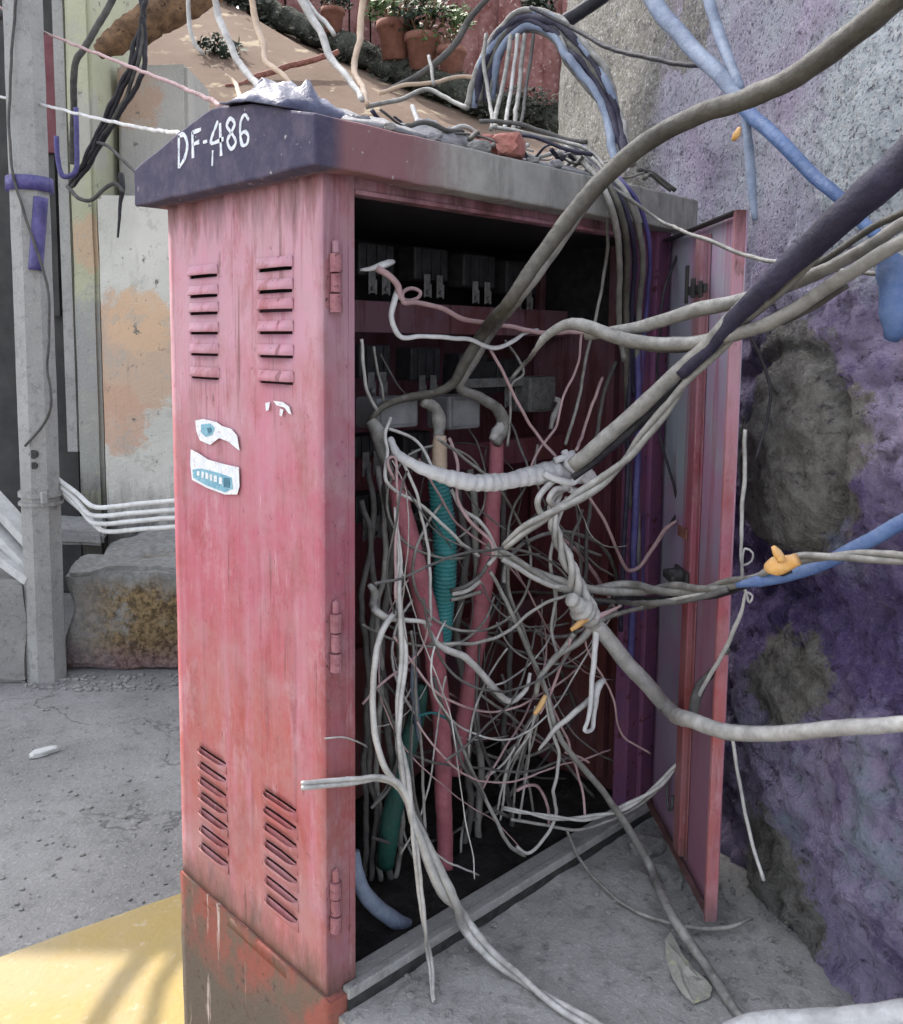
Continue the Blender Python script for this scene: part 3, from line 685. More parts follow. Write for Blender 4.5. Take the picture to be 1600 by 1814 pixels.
for xp, yp in ((668, 460), (765, 468), (850, 480), (925, 492)): terminal(xp, yp, 70, 56, YB-.02)
for xp, yp in ((665, 640), (755, 645), (840, 655), (905, 665)): terminal(xp, yp, 62, 58, YB+.0)
for xp, yp in ((655, 790), (740, 785)): terminal(xp, yp, 58, 40, YB-.03)
for xp, yp in ((655, 900), (760, 920)): terminal(xp, yp, 55, 50, YB-.01)
def cablebox(x0, y0, x1, y1, Y, mat='block'):
    a, b = onY(x0, y0, Y), onY(x1, y1, Y); bm = bmesh.new(); box(bm, (a.x, Y, b.z), (b.x, Y+.07, a.z), .006)
    box(bm, (a.x+.008, Y-.003, b.z+.008), (b.x-.008, Y-.0005, a.z-.008), .001)
    link_mesh('junction_box', bm, mat, cab)
cablebox(668, 706, 742, 756, .12); cablebox(796, 702, 852, 758, .13); cablebox(940, 668, 985, 728, .22, 'lug'); cablebox(820, 640, 880, 700, .26, 'bake')
newbox('mounting_rail', tuple(onY(820, 688, .24)), tuple(onY(945, 668, .24)+Vector((0, .02, 0))), 'lug', cab, .002)
for xp in (1000, 1060):
    a = onX(xp, 640, W-.01) if False else None
for yy in (.12, .36): newbox('upright', (W-.03, yy, .02), (W-.0045, yy+.022, H-.02), 'inner', cab, .002)
print('jambs', jl, jr, hz0)
# ------------------------------------------------------------------ left background
LD = ld   # lateral, depth, height
def slab(name, mat, pts_ld, z0, z1, amp=0.0, parent=None, smooth=False, nsub=1):
    """prism over a plan outline given as (lateral, depth)"""
    bm = bmesh.new(); lo = [bm.verts.new(LD(a, b, z0)) for a, b in pts_ld]; hi = [bm.verts.new(LD(a, b, z1)) for a, b in pts_ld]
    bm.faces.new(lo[::-1]); bm.faces.new(hi); n = len(lo)
    for i in range(n): bm.faces.new((lo[i], lo[(i+1) % n], hi[(i+1) % n], hi[i]))
    if amp:
        bmesh.ops.recalc_face_normals(bm, faces=bm.faces[:])
        bmesh.ops.bevel(bm, geom=bm.edges[:], offset=.02, segments=2, affect='EDGES')
        bmesh.ops.subdivide_edges(bm, edges=[e for e in bm.edges if e.calc_length() > .1], cuts=24, use_grid_fill=True)
        for v in bm.verts: v.co += Vector((noise.noise(v.co*4), noise.noise(v.co*4+Vector((9, 0, 0))), noise.noise(v.co*5+Vector((0, 7, 0)))))*amp
    return link_mesh(name, bm, mat, parent, smooth)
def zat(x, y, dep): return at(x, y, dep).z
def lat(x, y, dep): return (at(x, y, dep)-CAM).dot(RT)
# low mossy ledge and the step on it
tag(slab('ledge', 'ledge', [(lat(118, 1100, 4.06), 4.06), (.3, 4.02), (.3, 5.6), (-1.82, 5.6)], GZ, .075, .05), 'low concrete ledge with brown dry moss on its face', 'ledge')
tag(slab('step', 'step', [(lat(60, 930, 4.7), 4.7), (lat(185, 930, 4.62), 4.62), (lat(188, 930, 5.1), 5.1), (-2.6, 5.1)], .06, zat(150, 938, 4.7), .012), 'grey concrete step between pole and white wall', 'step')
# walls
bm_z = zat(240, 345, 5)
def wallbox(name, label, mat, x0, x1, dep, z0, z1, th=.3, amp=.006):
    o = slab(name, mat, [(x0, dep), (x1, dep), (x1, dep+th), (x0, dep+th)], z0, z1, amp); return tag(o, label, 'wall')
wallbox('garden_wall', 'flaking white wall with peach patches behind the cabinet', 'white_wall', lat(178, 600, 5), .6, 5.0, GZ, bm_z)
wallbox('house_and_shade_wall', 'tall pale green wall with grey damp foot beside the white wall', 'green_wall', lat(132, 600, 5.05), lat(176.5, 600, 5.05), 5.05, GZ, 4.0, .9)
wallbox('house_and_shade_wall', 'dark shaded house wall left of the pale green wall', 'dark_wall', -5.2, lat(131, 600, 5.3), 5.35, GZ, 4.62, .6)
wallbox('house_and_shade_wall', 'tall unseen wall added to shade the cabinet roof and lilac wall', 'dark_wall', -4.95, -3.85, 8.0, GZ, 12.5, .6)  # unseen wall, added only to keep sun off the roof and lilac wall
wallbox('retaining_wall', 'grey rendered wall rising above the white wall', 'grey_wall', lat(205, 200, 5.3), lat(330, 200, 5.3), 5.32, 1.2, zat(260, 110, 5.3), .5)
# red board and pale pilaster seen in the gap beside the pole
t = thing('door_board', 'dark red board in the shaded gap behind the pole', 'board', at(92, 400, 5.2))
newf = lambda nm, x0, y0, x1, y1, dep, mat, th=.03: None
def front_board(name, x0, y0, x1, y1, dep, th, mat, parent=None):
    a, b = at(x0, y0, dep), at(x1, y1, dep); la, lb = (a-CAM).dot(RT), (b-CAM).dot(RT)
    return slab(name, mat, [(la, dep), (lb, dep), (lb, dep+th), (la, dep+th)], b.z, a.z, 0, parent)
front_board('panel', 55, 60, 110, 270, 5.25, .04, 'shopred', t); front_board('frame', 108, -60, 120, 800, 5.22, .08, 'pole', t)
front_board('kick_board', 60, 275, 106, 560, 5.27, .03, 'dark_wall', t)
tag(slab('low_wall', 'rockgrey', [(-2.6, 3.9), (lat(50, 1100, 3.9), 3.9), (lat(52, 1100, 4.2), 4.2), (-2.6, 4.2)], GZ, zat(40, 1030, 3.9), .02), 'short dark grey block wall left of the concrete pole', 'wall')
for i, (a, b, lab) in enumerate((((8, 905, 4.1), (60, 962, 4.05), 'upper pale slat leaning in the heap left of the pole'), ((6, 950, 4.05), (62, 1008, 4.0), 'middle pale slat leaning in the heap left of the pole'), ((4, 985, 4.0), (60, 1026, 3.95), 'lowest pale slat leaning in the heap left of the pole'))):
    A, B = at(*a), at(*b); A = A + (A-B)*1.6; d = (B-A); L = d.length; d.normalize(); s = Vector((0, 0, 1)).cross(d).normalized(); u = d.cross(s)
    bm = bmesh.new(); box(bm, (0, -.05, -.02), (L, .05, .02), .004, Matrix(((d.x, s.x, u.x, A.x), (d.y, s.y, u.y, A.y), (d.z, s.z, u.z, A.z), (0, 0, 0, 1))))
    tag(link_mesh('slat', bm, 'plank'), lab, 'slat', 'slats heaped beside the pole')
# concrete pole
pb = onZ(84, 1200, GZ); PD = (pb-CAM).dot(FW); ptop = at(36, -120, PD)
pole = thing('utility_pole', 'grey concrete utility pole with a blue band at left', 'pole', pb)
ptop = pb.lerp(ptop, 1.7); bm = bmesh.new(); n = 90; path = [pb.lerp(ptop, i/n) for i in range(n+1)]; sweep(bm, path, [.088-.010*i/n+.002*noise.noise(p*8) for i, p in enumerate(path)], 8)
sh = link_mesh('shaft', bm, 'pole', pole)
def on_pole(y): 
    f = min(range(n+1), key=lambda i: abs(proj_y(path[i])-y)); return path[f]
def proj_y(p):
    d = p-CAM; return PY - F*d.dot(AY)/d.dot(cz)
q = on_pole(336); bm = bmesh.new(); sweep(bm, [q-UP*.03, q+UP*.03], [.097, .096], 16); link_mesh('band', bm, 'violet', pole, True)
q = on_pole(884); bm = bmesh.new(); sweep(bm, [q-UP*.012, q+UP*.012], [.094, .094], 12); sweep(bm, [q-UP*.05, q-UP*.034], [.094, .094], 12); box(bm, tuple(q+RT*.06-FW*.1-Vector((.012, .012, .03))), tuple(q+RT*.06-FW*.1+Vector((.012, .012, .02))), .003); link_mesh('strap', bm, 'pole', pole)
q = on_pole(800)-FW*.080+RT*.012; bm = bmesh.new(); sweep(bm, [q-FW*.004, q+FW*.01], [.02, .02], 10); sweep(bm, [q-UP*.05-FW*.004, q-UP*.05+FW*.01], [.016, .016], 10); link_mesh('bolt_hole', bm, 'iron', pole)
a = on_pole(350)+RT*.075-FW*.06; b = on_pole(482)+RT*.045-FW*.07; bm = bmesh.new(); tube(bm, [a, a.lerp(b, .5), b], .03, .02, 10, lump=.03); link_mesh('plastic_sleeve', bm, 'violet', pole, True)
cable('cable', 'thin dark cable hugging the grey pole from band to slot', 'cable', [(30, -20, PD-.1), (20, 110, PD-.1), (22, 300, PD-.1), (86, 520, PD-.1), (84, 640, PD-.1), (88, 730, PD-.11), (45, 790, PD-.1)], 5, 'dark')
# conduits between pole and cabinet
labs = ['top white conduit of the four running from pole to cabinet', 'second white conduit from top, running from pole to cabinet', 'third white conduit from top, running from pole to cabinet', 'lowest white conduit of the four running from pole to cabinet']
for i, (p0, p1, p2) in enumerate((((104, 850), (170, 899), (312, 887)), ((106, 860), (166, 914), (312, 903)), ((110, 870), (170, 928), (312, 917)), ((117, 880), (186, 942), (312, 933)))):
    P = [(p0[0]-8, p0[1]-8, 4.05), (p0[0], p0[1], 4.0), ((p0[0]+p1[0])/2, (p0[1]+p1[1])/2, 3.95), (p1[0]-8, p1[1]-3, 3.9), (p1[0]+10, p1[1], 3.88), ((p1[0]+p2[0])/2, (p1[1]+p2[1])/2, 3.8), (p2[0], p2[1], 3.75), (p2[0]+80, p2[1]-5, 3.75), (p2[0]+150, p2[1]-12, 4.1), (p2[0]+185, p2[1]-40, 5.03)]
    cable('conduit', labs[i], 'conduit', P, 9, 'steel', 'white conduits behind the cabinet', .002, lump=.02, step=.03)
# peach sunlit ramp above the wall, mossy edge, boards, plants
rn, rf = 5.5, 8.6
def ramp_pt(x, y, dep): return at(x, y, dep)
A = [(150, 315, rn), (1000, 360, rn), (1010, 210, 8.0), (800, 170, 8.4), (600, 95, 8.8), (420, 20, 9.2), (330, -40, 9.6), (150, -60, 9.6)]
bm = bmesh.new(); top = [bm.verts.new(at(*p)) for p in A]; bot = [bm.verts.new(Vector((v.co.x, v.co.y, GZ))) for v in top]
bm.faces.new(top); bm.faces.new(bot[::-1])
for i in range(len(A)): k = (i+1) % len(A); bm.faces.new((top[i], top[k], bot[k], bot[i]))
struct('path', bm, 'peach')
def ridge_thing(name, label, cat, pts, wpx, mat, lump=.35, sides=12):
    bm = bmesh.new(); P = [at(*p) for p in pts]; r = [px2r(a, q) for a, q in zip(wpx, P)]
    tube(bm, P, r, .06, sides, .03, 5, lump=lump); return tag(link_mesh(name, bm, mat, None, True), label, cat)
ridge_thing('kerb_stone', 'dark mossy edging along the top of the sunlit peach path', 'edging', [(380, -30, 9.0), (470, 15, 8.8), (560, 60, 8.5), (660, 105, 8.2), (760, 145, 7.9), (880, 190, 7.6), (1000, 215, 7.4)], [34, 40, 42, 46, 52, 56, 50], 'moss')
edging = bpy.data.objects['kerb_stone']
ridge_thing('gutter_pipe', 'rusty brown pipe lying across the peach path', 'pipe', [(400, 158, 6.9), (440, 142, 7.0), (500, 122, 7.1), (560, 104, 7.2), (600, 92, 7.3)], [9, 10, 10, 10, 9], 'rust', .1)
t = thing('board_wall', 'reddish board wall of a house behind the flower pots', 'wall', at(650, 100, 9.4))
front_board('panel', 420, -200, 1010, 330, 9.56, .05, 'dark_wall', t)
xs = list(range(430, 1010, 38)); 
for i, x in enumerate(xs):
    a, b = at(x, -140, 9.4+.02*(i % 2)), at(x+36, 170, 9.4); front_board('board', x, -140, x+35, 60+ (x-430)*.3, 9.4+.03*(i % 3), .05, 'redwall', t)
def leaf_clump(bm, c, rad, n, ll):
    for k in range(n):
        d = Vector((random.gauss(0, 1), random.gauss(0, 1), random.gauss(0, .8))); d.normalize(); p = c + Vector((d.x*rad[0], d.y*rad[1], d.z*rad[2]))*random.random()**.5
        u = Vector((random.gauss(0, 1), random.gauss(0, 1), random.gauss(0, 1))).normalized(); v = u.orthogonal().normalized(); L = ll*random.uniform(.6, 1.3)
        q = [bm.verts.new(p), bm.verts.new(p+u*L*.5+v*L*.28), bm.verts.new(p+u*L+UP*-.1*L), bm.verts.new(p+u*L*.5-v*L*.28)]
        bm.faces.new(q)
def pot_plant(x, y, hpx, label, dep=8.0, leafm='leaf', spread=1.0):
    b = at(x, y, dep); h = hpx*dep/F; o = thing('potted_plant', label, 'plant', b, 'potted plants above the path')
    bm = bmesh.new(); sweep(bm, [b, b+UP*h*.80, b+UP*h*.81, b+UP*h], [h*.34, h*.45, h*.52, h*.52], 20); link_mesh('pot', bm, 'terracotta', o, True)
    bm = bmesh.new()
    for k in range(7):
        e = b+UP*h*random.uniform(1.3, 2.2)+Vector((random.uniform(-1, 1), random.uniform(-1, 1), 0))*h*.5; tube(bm, [b+UP*h*.9, b.lerp(e, .6)+UP*h*.2, e], h*.03, .05, 5)
    link_mesh('stem', bm, 'wood', o, True)
    bm = bmesh.new()
    for k in range(9): leaf_clump(bm, b+UP*h*random.uniform(1.1, 2.3)+Vector((random.uniform(-1, 1), random.uniform(-1, 1), 0))*h*.7*spread, (h*.4, h*.4, h*.3), 45, h*.26)
    link_mesh('foliage', bm, leafm, o)
pot_plant(700, 108, 62, 'potted plant in a wide terracotta pot, leftmost above the path', 8.0)
pot_plant(748, 128, 60, 'potted plant in a tall terracotta pot beside the mossy edging', 7.9, 'leafdark')
pot_plant(800, 140, 50, 'small potted plant beside the drooping cable bundle', 7.8)
pot_plant(590, 60, 40, 'small dark potted plant in front of the red boards', 8.3, 'leafdark', .7)
for x, y, dep, lab in ((388, 108, 7.5, 'dark leafy weed casting shade on the peach path'), ((690), 40, 9.0, 'green creeper hanging over the red boards'), (945, 20, 7.6, 'dark hedge plant behind the arched cable bundle')):
    b = at(x, y, dep); o = thing('weed', lab, 'plant', b); bm = bmesh.new()
    for k in range(6): leaf_clump(bm, b+Vector((random.uniform(-1, 1)*.22, random.uniform(-.1, .1), random.uniform(0, .16))), (.12, .1, .07), 60, .08)
    link_mesh('foliage', bm, 'leafdark' if 'dark' in lab else 'leaf', o); bm = bmesh.new(); tube(bm, [b-UP*.12, b, b+UP*.15], .008, .05, 5); link_mesh('stem', bm, 'wood', o, True)
bm = bmesh.new(); pe = [at(*p_) for p_ in ((400, -10, 8.95), (500, 35, 8.65), (600, 85, 8.35), (700, 125, 8.05), (800, 165, 7.75), (900, 195, 7.5), (980, 210, 7.4))]
for k in range(70):
    i = random.randrange(6); leaf_clump(bm, pe[i].lerp(pe[i+1], random.random())+Vector((random.uniform(-.1, .1), random.uniform(-.1, .1), random.uniform(-.08, .14))), (.12, .12, .07), 34, .07)
off_ = Vector(edging['_o']); fw_ = link_mesh('dry_weeds', bm, 'moss', edging)
# split log at the top left
bm = bmesh.new(); P = [at(172, 92, 4.8), at(205, 72, 4.85), at(262, 40, 4.9), at(330, 0, 4.95), at(400, -45, 5.0)]
tube(bm, P, [px2r(a, P[0]) for a in (24, 46, 60, 64, 60)], .02, 14, .012, 3, lump=.12); tag(link_mesh('log', bm, 'wood', None, True), 'weathered brown log jutting in at the top left', 'log')

# ------------------------------------------------------------------ things lying on the cabinet roof and the pad
def rag(name, label, pix, thick, mat, seed, cat):
    """crumpled sheet draped over the roof slope; pix: outline centre and size in the photograph, on the plane of the front slope"""
    (x0, y0, x1, y1, Y0, Y1) = pix; bm = bmesh.new(); n = 22; m_ = 12; G = []
    for i in range(n+1):
        r_ = []
        for j in range(m_+1):
            u, v_ = i/n, j/m_; Y = Y0+(Y1-Y0)*v_
            X = onY(x0+(x1-x0)*u, y0, (Y0+Y1)/2).x + .02*noise.noise(Vector((u*4, v_*4, seed)))
            zroof = roof_z(Y)
            k = math.sin(math.pi*min(1, max(0, u)))**.6*math.sin(math.pi*min(1, max(.0, v_)))**.6
            z = zroof+.003+thick*k*(.65+.7*abs(noise.noise(Vector((u*5, v_*5, seed+3))))+.25*noise.noise(Vector((u*14, v_*14, seed))))
            r_.append(bm.verts.new((X, Y, z)))
        G.append(r_)
    for i in range(n):
        for j in range(m_): bm.faces.new((G[i][j], G[i+1][j], G[i+1][j+1], G[i][j+1]))
    o = link_mesh(name, bm, mat, None, True); md = o.modifiers.new('t', 'SOLIDIFY'); md.thickness = .003; return tag(o, label, cat)
def roof_z(Y):
    for (ya, za), (yb, zb_) in zip(ends[1:], ends[2:5]):
        if Y <= yb: return za+(zb_-za)*(Y-ya)/(yb-ya)
    return ends[4][1]
rag('plastic_sheet', 'pale blue plastic sheet bunched on the left end of the roof', (452, 178, 610, 178, .08, .26), .026, 'bluesheet', 2, 'sheet')
rag('plastic_sheet', 'navy plastic sheet under the pale sheet on the roof', (440, 190, 590, 190, .02, .20), .05, 'clothdark', 5, 'sheet')
rag('cloth', 'lilac grey rag spread along the roof front beside the sheets', (560, 195, 730, 230, -.02, .20), .02, 'cloth', 8, 'cloth')
rag('cloth', 'crumpled grey cloth heap in the middle of the roof', (700, 200, 830, 240, .04, .22), .042, 'cloth', 12, 'cloth')
rag('cloth', 'flat pale cloth behind the brick pieces near the roof right end', (880, 250, 1060, 280, -.02, .14), .012, 'cloth', 15, 'cloth')
def chunk(name, label, cat, c, size, mat, seed, rot=0):
    bm = bmesh.new(); bmesh.ops.create_icosphere(bm, subdivisions=3, radius=1)
    for v in bm.verts:
        d = v.co.copy(); mx = max(abs(d.x), abs(d.y), abs(d.z)); b_ = d.lerp(d/mx, .6); b_ *= 1+.22*noise.noise(d*1.7+Vector((seed, 0, 0)))+.08*noise.noise(d*5+Vector((seed, 3, 0)))
        v.co = Vector((b_.x*size[0], b_.y*size[1], b_.z*size[2]))
    bmesh.ops.rotate(bm, verts=bm.verts[:], cent=(0, 0, 0), matrix=Matrix.Rotation(rot, 3, 'Z')); bmesh.ops.translate(bm, verts=bm.verts[:], vec=c)
    return tag(link_mesh(name, bm, mat, None, False), label, cat)
def roofpt(x, y, Y, dz=.02): q = onY(x, y, Y); return Vector((q.x, Y, roof_z(Y)+dz))
chunk('brick_piece', 'larger red brick fragment on the roof edge', 'brick', roofpt(905, 250, -.015, .022), (.042, .024, .022), 'brick', 3, .5)
chunk('brick_piece', 'smaller red brick fragment behind the larger one on the roof', 'brick', roofpt(868, 225, .06, .018), (.03, .02, .02), 'brick', 7, -.4)
gl = ['grey stone at the left of the roof rubble', 'flat grey stone beside the cloth heap on the roof', 'small pale stone in front of the cloth heap on the roof', 'dark stone beside the brick fragments on the roof', 'pale stone at the right end of the roof rubble', 'small grey stone right of the brick on the roof']
for i, (x, Y, s) in enumerate(((640, .03, .013), (690, -.02, .010), (770, -.03, .010), (850, .0, .016), (985, -.02, .013), (945, -.03, .009))):
    chunk('stone', gl[i], 'stone', roofpt(x, 220, Y, s*.5), (s*1.3, s, s*.7), 'rockgrey' if i % 2 else 'cloth', 20+i, i)
# crumpled flattened packet on the pad
def packet():
    out = [(1188, 1655), (1205, 1680), (1232, 1720), (1262, 1752), (1258, 1768), (1228, 1780), (1208, 1760), (1192, 1735), (1180, 1700), (1178, 1668)]
    bm = bmesh.new(); c = onZ(1215, 1720, PZ+.009); P = [onZ(x, y, PZ+.005) for x, y in out]; rings = []
    for k, f in enumerate((1, .75, .5, .25)):
        rings.append([bm.verts.new(c.lerp(p, f)+UP*(.013*abs(noise.noise(p*55*f))+(.003 if k else -.002))) for p in P])
    cv = bm.verts.new(c+UP*.01); n = len(P)
    for k in range(3):
        for i in range(n): j = (i+1) % n; bm.faces.new((rings[k][i], rings[k][j], rings[k+1][j], rings[k+1][i]))
    for i in range(n): bm.faces.new((rings[3][i], rings[3][(i+1) % n], cv))
    o = link_mesh('litter', bm, 'paper'); md = o.modifiers.new('t', 'SOLIDIFY'); md.thickness = .004; tag(o, 'crumpled flattened packet lying on the concrete pad', 'litter')
packet()
chunk('litter', 'small white scrap on the grey street left of the cabinet', 'litter', onZ(78, 1332, GZ+.01), (.05, .02, .012), 'plank', 4)
# rubble piled at the foot of the wall by the open door
for i, (x, y, s, lab) in enumerate(((1150, 1505, .03, 'grey stone at the sill beneath the door hinge'), (1185, 1560, .026, 'small grey stone between pad and door'))):
    c = onZ(x, y, PZ); chunk('rubble', lab, 'stone', c+UP*s*.3, (s*1.4, s*1.1, s*.8), 'rockgrey', 42+i, i*1.3)
# grit and crumbs of mortar lying about on pad and street
bm = bmesh.new(); random.seed(5)
def crumb(c, s):
    r_ = bmesh.ops.create_icosphere(bm, subdivisions=1, radius=1); k = Vector((random.uniform(.7, 1.4), random.uniform(.7, 1.4), random.uniform(.5, .9)))*s
    for v in r_['verts']: v.co = c + Vector((v.co.x*k.x, v.co.y*k.y, v.co.z*k.z))*(1+.3*noise.noise(v.co*2+c*50))
for k in range(420):
    a = random.random(); x = random.uniform(.1, 1.35); y = -random.random()**1.6*.9-.03
    if a > .55: c_ = onZ(random.uniform(1180, 1420), random.uniform(1560, 1790), PZ); x, y = c_.x, c_.y
    crumb(Vector((x, y, PZ+.002)), random.choice((.0015, .002, .003, .003, .0045, .007)))
for k in range(260):
    c_ = onZ(random.uniform(0, 330), random.uniform(1200, 1700), GZ); crumb(c_+UP*.003, random.choice((.0015, .002, .003, .004, .007)))
for k in range(160):
    c_ = onZ(random.uniform(40, 320), random.uniform(1196, 1225), GZ); crumb(c_+UP*.004, random.choice((.004, .006, .009, .014)))
gv_ = link_mesh('gravel', bm, 'rockgrey', None, False, False); gv_['kind'] = 'stuff'; gv_['label'] = 'loose grit scattered over the pad and the street'
# ------------------------------------------------------------------ cables (third value: below 0.6 = offset from the cabinet front plane, else distance from the camera)
OV = 'heavy cables sweeping across the open cabinet'
c1 = cable('cable', 'thick grey cable sweeping from the top right corner down into the cabinet', 'cable',
    [(1640, -60, 1.12), (1570, 12, 1.18), (1490, 82, 1.24), (1400, 140, 1.30), (1320, 176, 1.36), (1230, 207, 1.42), (1150, 248, 1.47), (1080, 305, 1.50), (1015, 378, 1.52), (960, 455, 1.53), (905, 530, 1.54), (855, 590, .02), (825, 640, .05), (800, 682, .08), (770, 696, .10), (720, 704, .10), (675, 722, .10), (655, 748, .11)],
    [46, 44, 42, 40, 38, 36, 34, 32, 30, 27, 24, 22, 20, 18, 16, 15, 14, 12], 'olive', OV)
cable('cable', 'second grey strand beside the thick cable, ending at a lug in the cabinet', 'cable',
    [(1115, 284, 1.52), (1045, 358, 1.54), (985, 440, 1.56), (925, 522, 1.57), (870, 590, .05), (840, 640, .08), (812, 684, .10), (850, 706, .10), (880, 726, .10), (892, 752, .10), (880, 786, .09)], [10, 14, 16, 17, 18, 17, 17, 19, 22, 26, 16], 'grey', OV)
cable('cable', 'thick black cable entering from the right edge, tapering to dusty grey', 'cable',
    [(1680, 205, 1.05), (1600, 285, 1.10), (1520, 360, 1.16), (1440, 432, 1.22), (1370, 495, 1.28), (1310, 555, 1.34), (1262, 605, 1.38), (1205, 662, 1.42)], [74, 70, 62, 52, 42, 34, 28, 24], 'navy', OV)
cable('cable', 'pale dusty cable running under the black one to the taped knot', 'cable',
    [(1500, 362, 1.22), (1420, 440, 1.27), (1330, 530, 1.33), (1262, 600, 1.38), (1205, 655, 1.42), (1150, 705, 1.45), (1100, 752, 1.47), (1050, 795, 1.48), (1012, 826, 1.49)], [26, 28, 27, 26, 26, 27, 28, 28, 26], 'grey', OV)
cable('cable', 'lower dusty cable parallel to the pale one, running down to the cable crossing', 'cable',
    [(1480, 420, 1.24), (1400, 496, 1.30), (1320, 572, 1.36), (1262, 628, 1.40), (1205, 690, 1.43), (1150, 760, 1.45), (1095, 830, 1.46), (1040, 870, 1.46), (985, 902, 1.46), (935, 935, 1.46), (895, 968, 1.47)], [20, 21, 22, 24, 24, 23, 23, 26, 26, 22, 16], 'grey', OV, strands=2, lay=.3)
cable('cable', 'grey cable from the right edge meeting the looped one above the door', 'cable',
    [(1680, 365, 1.15), (1600, 400, 1.20), (1540, 436, 1.24), (1470, 472, 1.28), (1400, 502, 1.32), (1325, 528, 1.36), (1245, 550, 1.41), (1160, 572, 1.46), (1090, 586, 1.50), (1040, 596, 1.53)], [24, 24, 24, 24, 25, 26, 26, 25, 23, 14], 'grey', OV)
cable('cable', 'second strand at the right edge lying just above the looped grey cable', 'cable',
    [(1680, 340, 1.16), (1600, 378, 1.21), (1550, 400, 1.25), (1490, 442, 1.29), (1420, 486, 1.33), (1350, 540, 1.37), (1300, 580, 1.40)], 13, 'olive', OV)
cable('cable', 'looped grey cable whose pale end curls up at the cabinet opening', 'cable',
    [(1680, 405, 1.14), (1600, 428, 1.18), (1530, 470, 1.22), (1450, 520, 1.27), (1380, 562, 1.31), (1300, 592, 1.36), (1220, 606, 1.41), (1150, 607, 1.45), (1090, 597, 1.48), (1045, 581, 1.50), (1010, 574, 1.51), (985, 582, 1.52), (962, 600, 1.53), (950, 618, 1.54), (930, 645, .0), (905, 672, .03)], [27, 27, 26, 26, 26, 25, 24, 24, 24, 24, 22, 17, 15, 9, 7, 6], 'grey', OV)
cable('cable', 'thin straight grey cable at the right edge above the purple stone', 'cable', [(1440, 470, 1.45), (1500, 478, 1.4), (1560, 483, 1.35), (1680, 484, 1.25)], 9, 'grey')
cable('cable', 'black cable tail, added as shadow under the pale dusty cable, ending at the knot', 'cable', [(1270, 612, 1.40), (1215, 672, 1.44), (1160, 722, 1.47), (1105, 772, 1.49), (1055, 818, 1.50), (1015, 850, 1.50)], [16, 18, 18, 18, 16, 12], 'black', OV)  # carries the black cable on and blackens the shadow below the pale one
cable('cable', 'dark strand added as the shadow between the two grey cables above the door', 'cable', [(1500, 505, 1.27), (1420, 552, 1.33), (1340, 586, 1.38), (1260, 612, 1.43), (1180, 622, 1.47), (1110, 612, 1.50)], [10, 14, 16, 15, 12, 8], 'dark', OV)  # extra strand, coloured dark as the shadow between these cables
cable('cable', 'dark strand added as the shadow under the level grey cable, ending at the crossing', 'cable', [(1400, 1012, 1.38), (1330, 1038, 1.48), (1260, 1056, 1.60), (1180, 1062, 1.73), (1110, 1062, -.12), (1050, 1070, -.10)], [6, 10, 12, 13, 13, 10], 'black', OV)  # extra strand, coloured dark as the shadow below the level cable
# upper pink wire pair
cable('wire', 'white wire clamp end poking from the upper left of the opening', 'wire', [(636, 476, .05), (652, 474, .04), (672, 468, .03), (690, 463, .04), (698, 463, .05)], [5, 8, 14, 12, 8], 'white')
cable('wire', 'kinked pale pink wire with a small loop crossing the upper opening', 'wire',
    [(668, 474, .03), (690, 488, .02), (704, 505, .02), (708, 524, .02), (722, 532, .02), (742, 528, .02), (746, 518, .03), (732, 512, .03), (714, 520, .02), (716, 534, .01), (740, 534, .01), (780, 544, .01), (815, 562, .01), (860, 570, .01), (905, 580, .01), (960, 588, .01), (1010, 586, .0), (1060, 592, -.02)], [13, 12, 13, 11, 8, 7, 7, 7, 7, 9, 9, 9, 9, 8, 8, 9, 9, 7], 'pink', step=.006)
cable('wire', 'white wire bent at a right angle below the pink one', 'wire',
    [(706, 512, .03), (698, 535, .02), (692, 560, .02), (698, 582, .02), (710, 597, .02), (745, 596, .02), (790, 598, .02), (835, 602, .02), (860, 613, .02), (880, 616, .02), (905, 606, .02), (930, 590, .02), (955, 584, .02)], [12, 11, 10, 10, 9, 8, 8, 8, 8, 8, 8, 7, 6], 'white', step=.006)
# taped bundle and knot
kn_ = cable('taped_bundle', 'thick white taped bundle sagging from the left terminals to the knot', 'cable',
    [(690, 778, .06), (706, 806, .03), (735, 824, .0), (765, 838, -.02), (800, 850, -.03), (850, 855, -.04), (900, 850, -.05), (945, 842, -.06), (990, 834, -.07), (1030, 838, -.08), (1048, 852, -.08)], [14, 16, 20, 26, 30, 30, 32, 36, 42, 40, 22], 'white', OV, lump=.12, step=.003, sides=12, rib=.045, ribp=.021)
for pp in ([(985, 820, -.08), (1005, 812, -.09), (1020, 805, -.09), (1008, 822, -.1), (1035, 845, -.1), (1050, 858, -.09)], [(1000, 800, -.08), (1015, 826, -.1), (1040, 838, -.1), (1042, 862, -.1), (1015, 868, -.1), (990, 850, -.1)], [(960, 838, -.08), (985, 852, -.1), (1010, 858, -.11), (1030, 842, -.11)]):
    cable('tape_end', '', '', pp, 13, 'white', None, .006, kn_, step=.006)
cable('wire_loop', 'pale wire loop hanging below the taped knot', 'wire',
    [(1000, 846, -.08), (972, 858, -.09), (955, 880, -.09), (958, 905, -.08), (975, 915, -.08), (985, 900, -.09), (972, 884, -.1), (980, 868, -.1), (1005, 864, -.1)], 11, 'pale', step=.006)
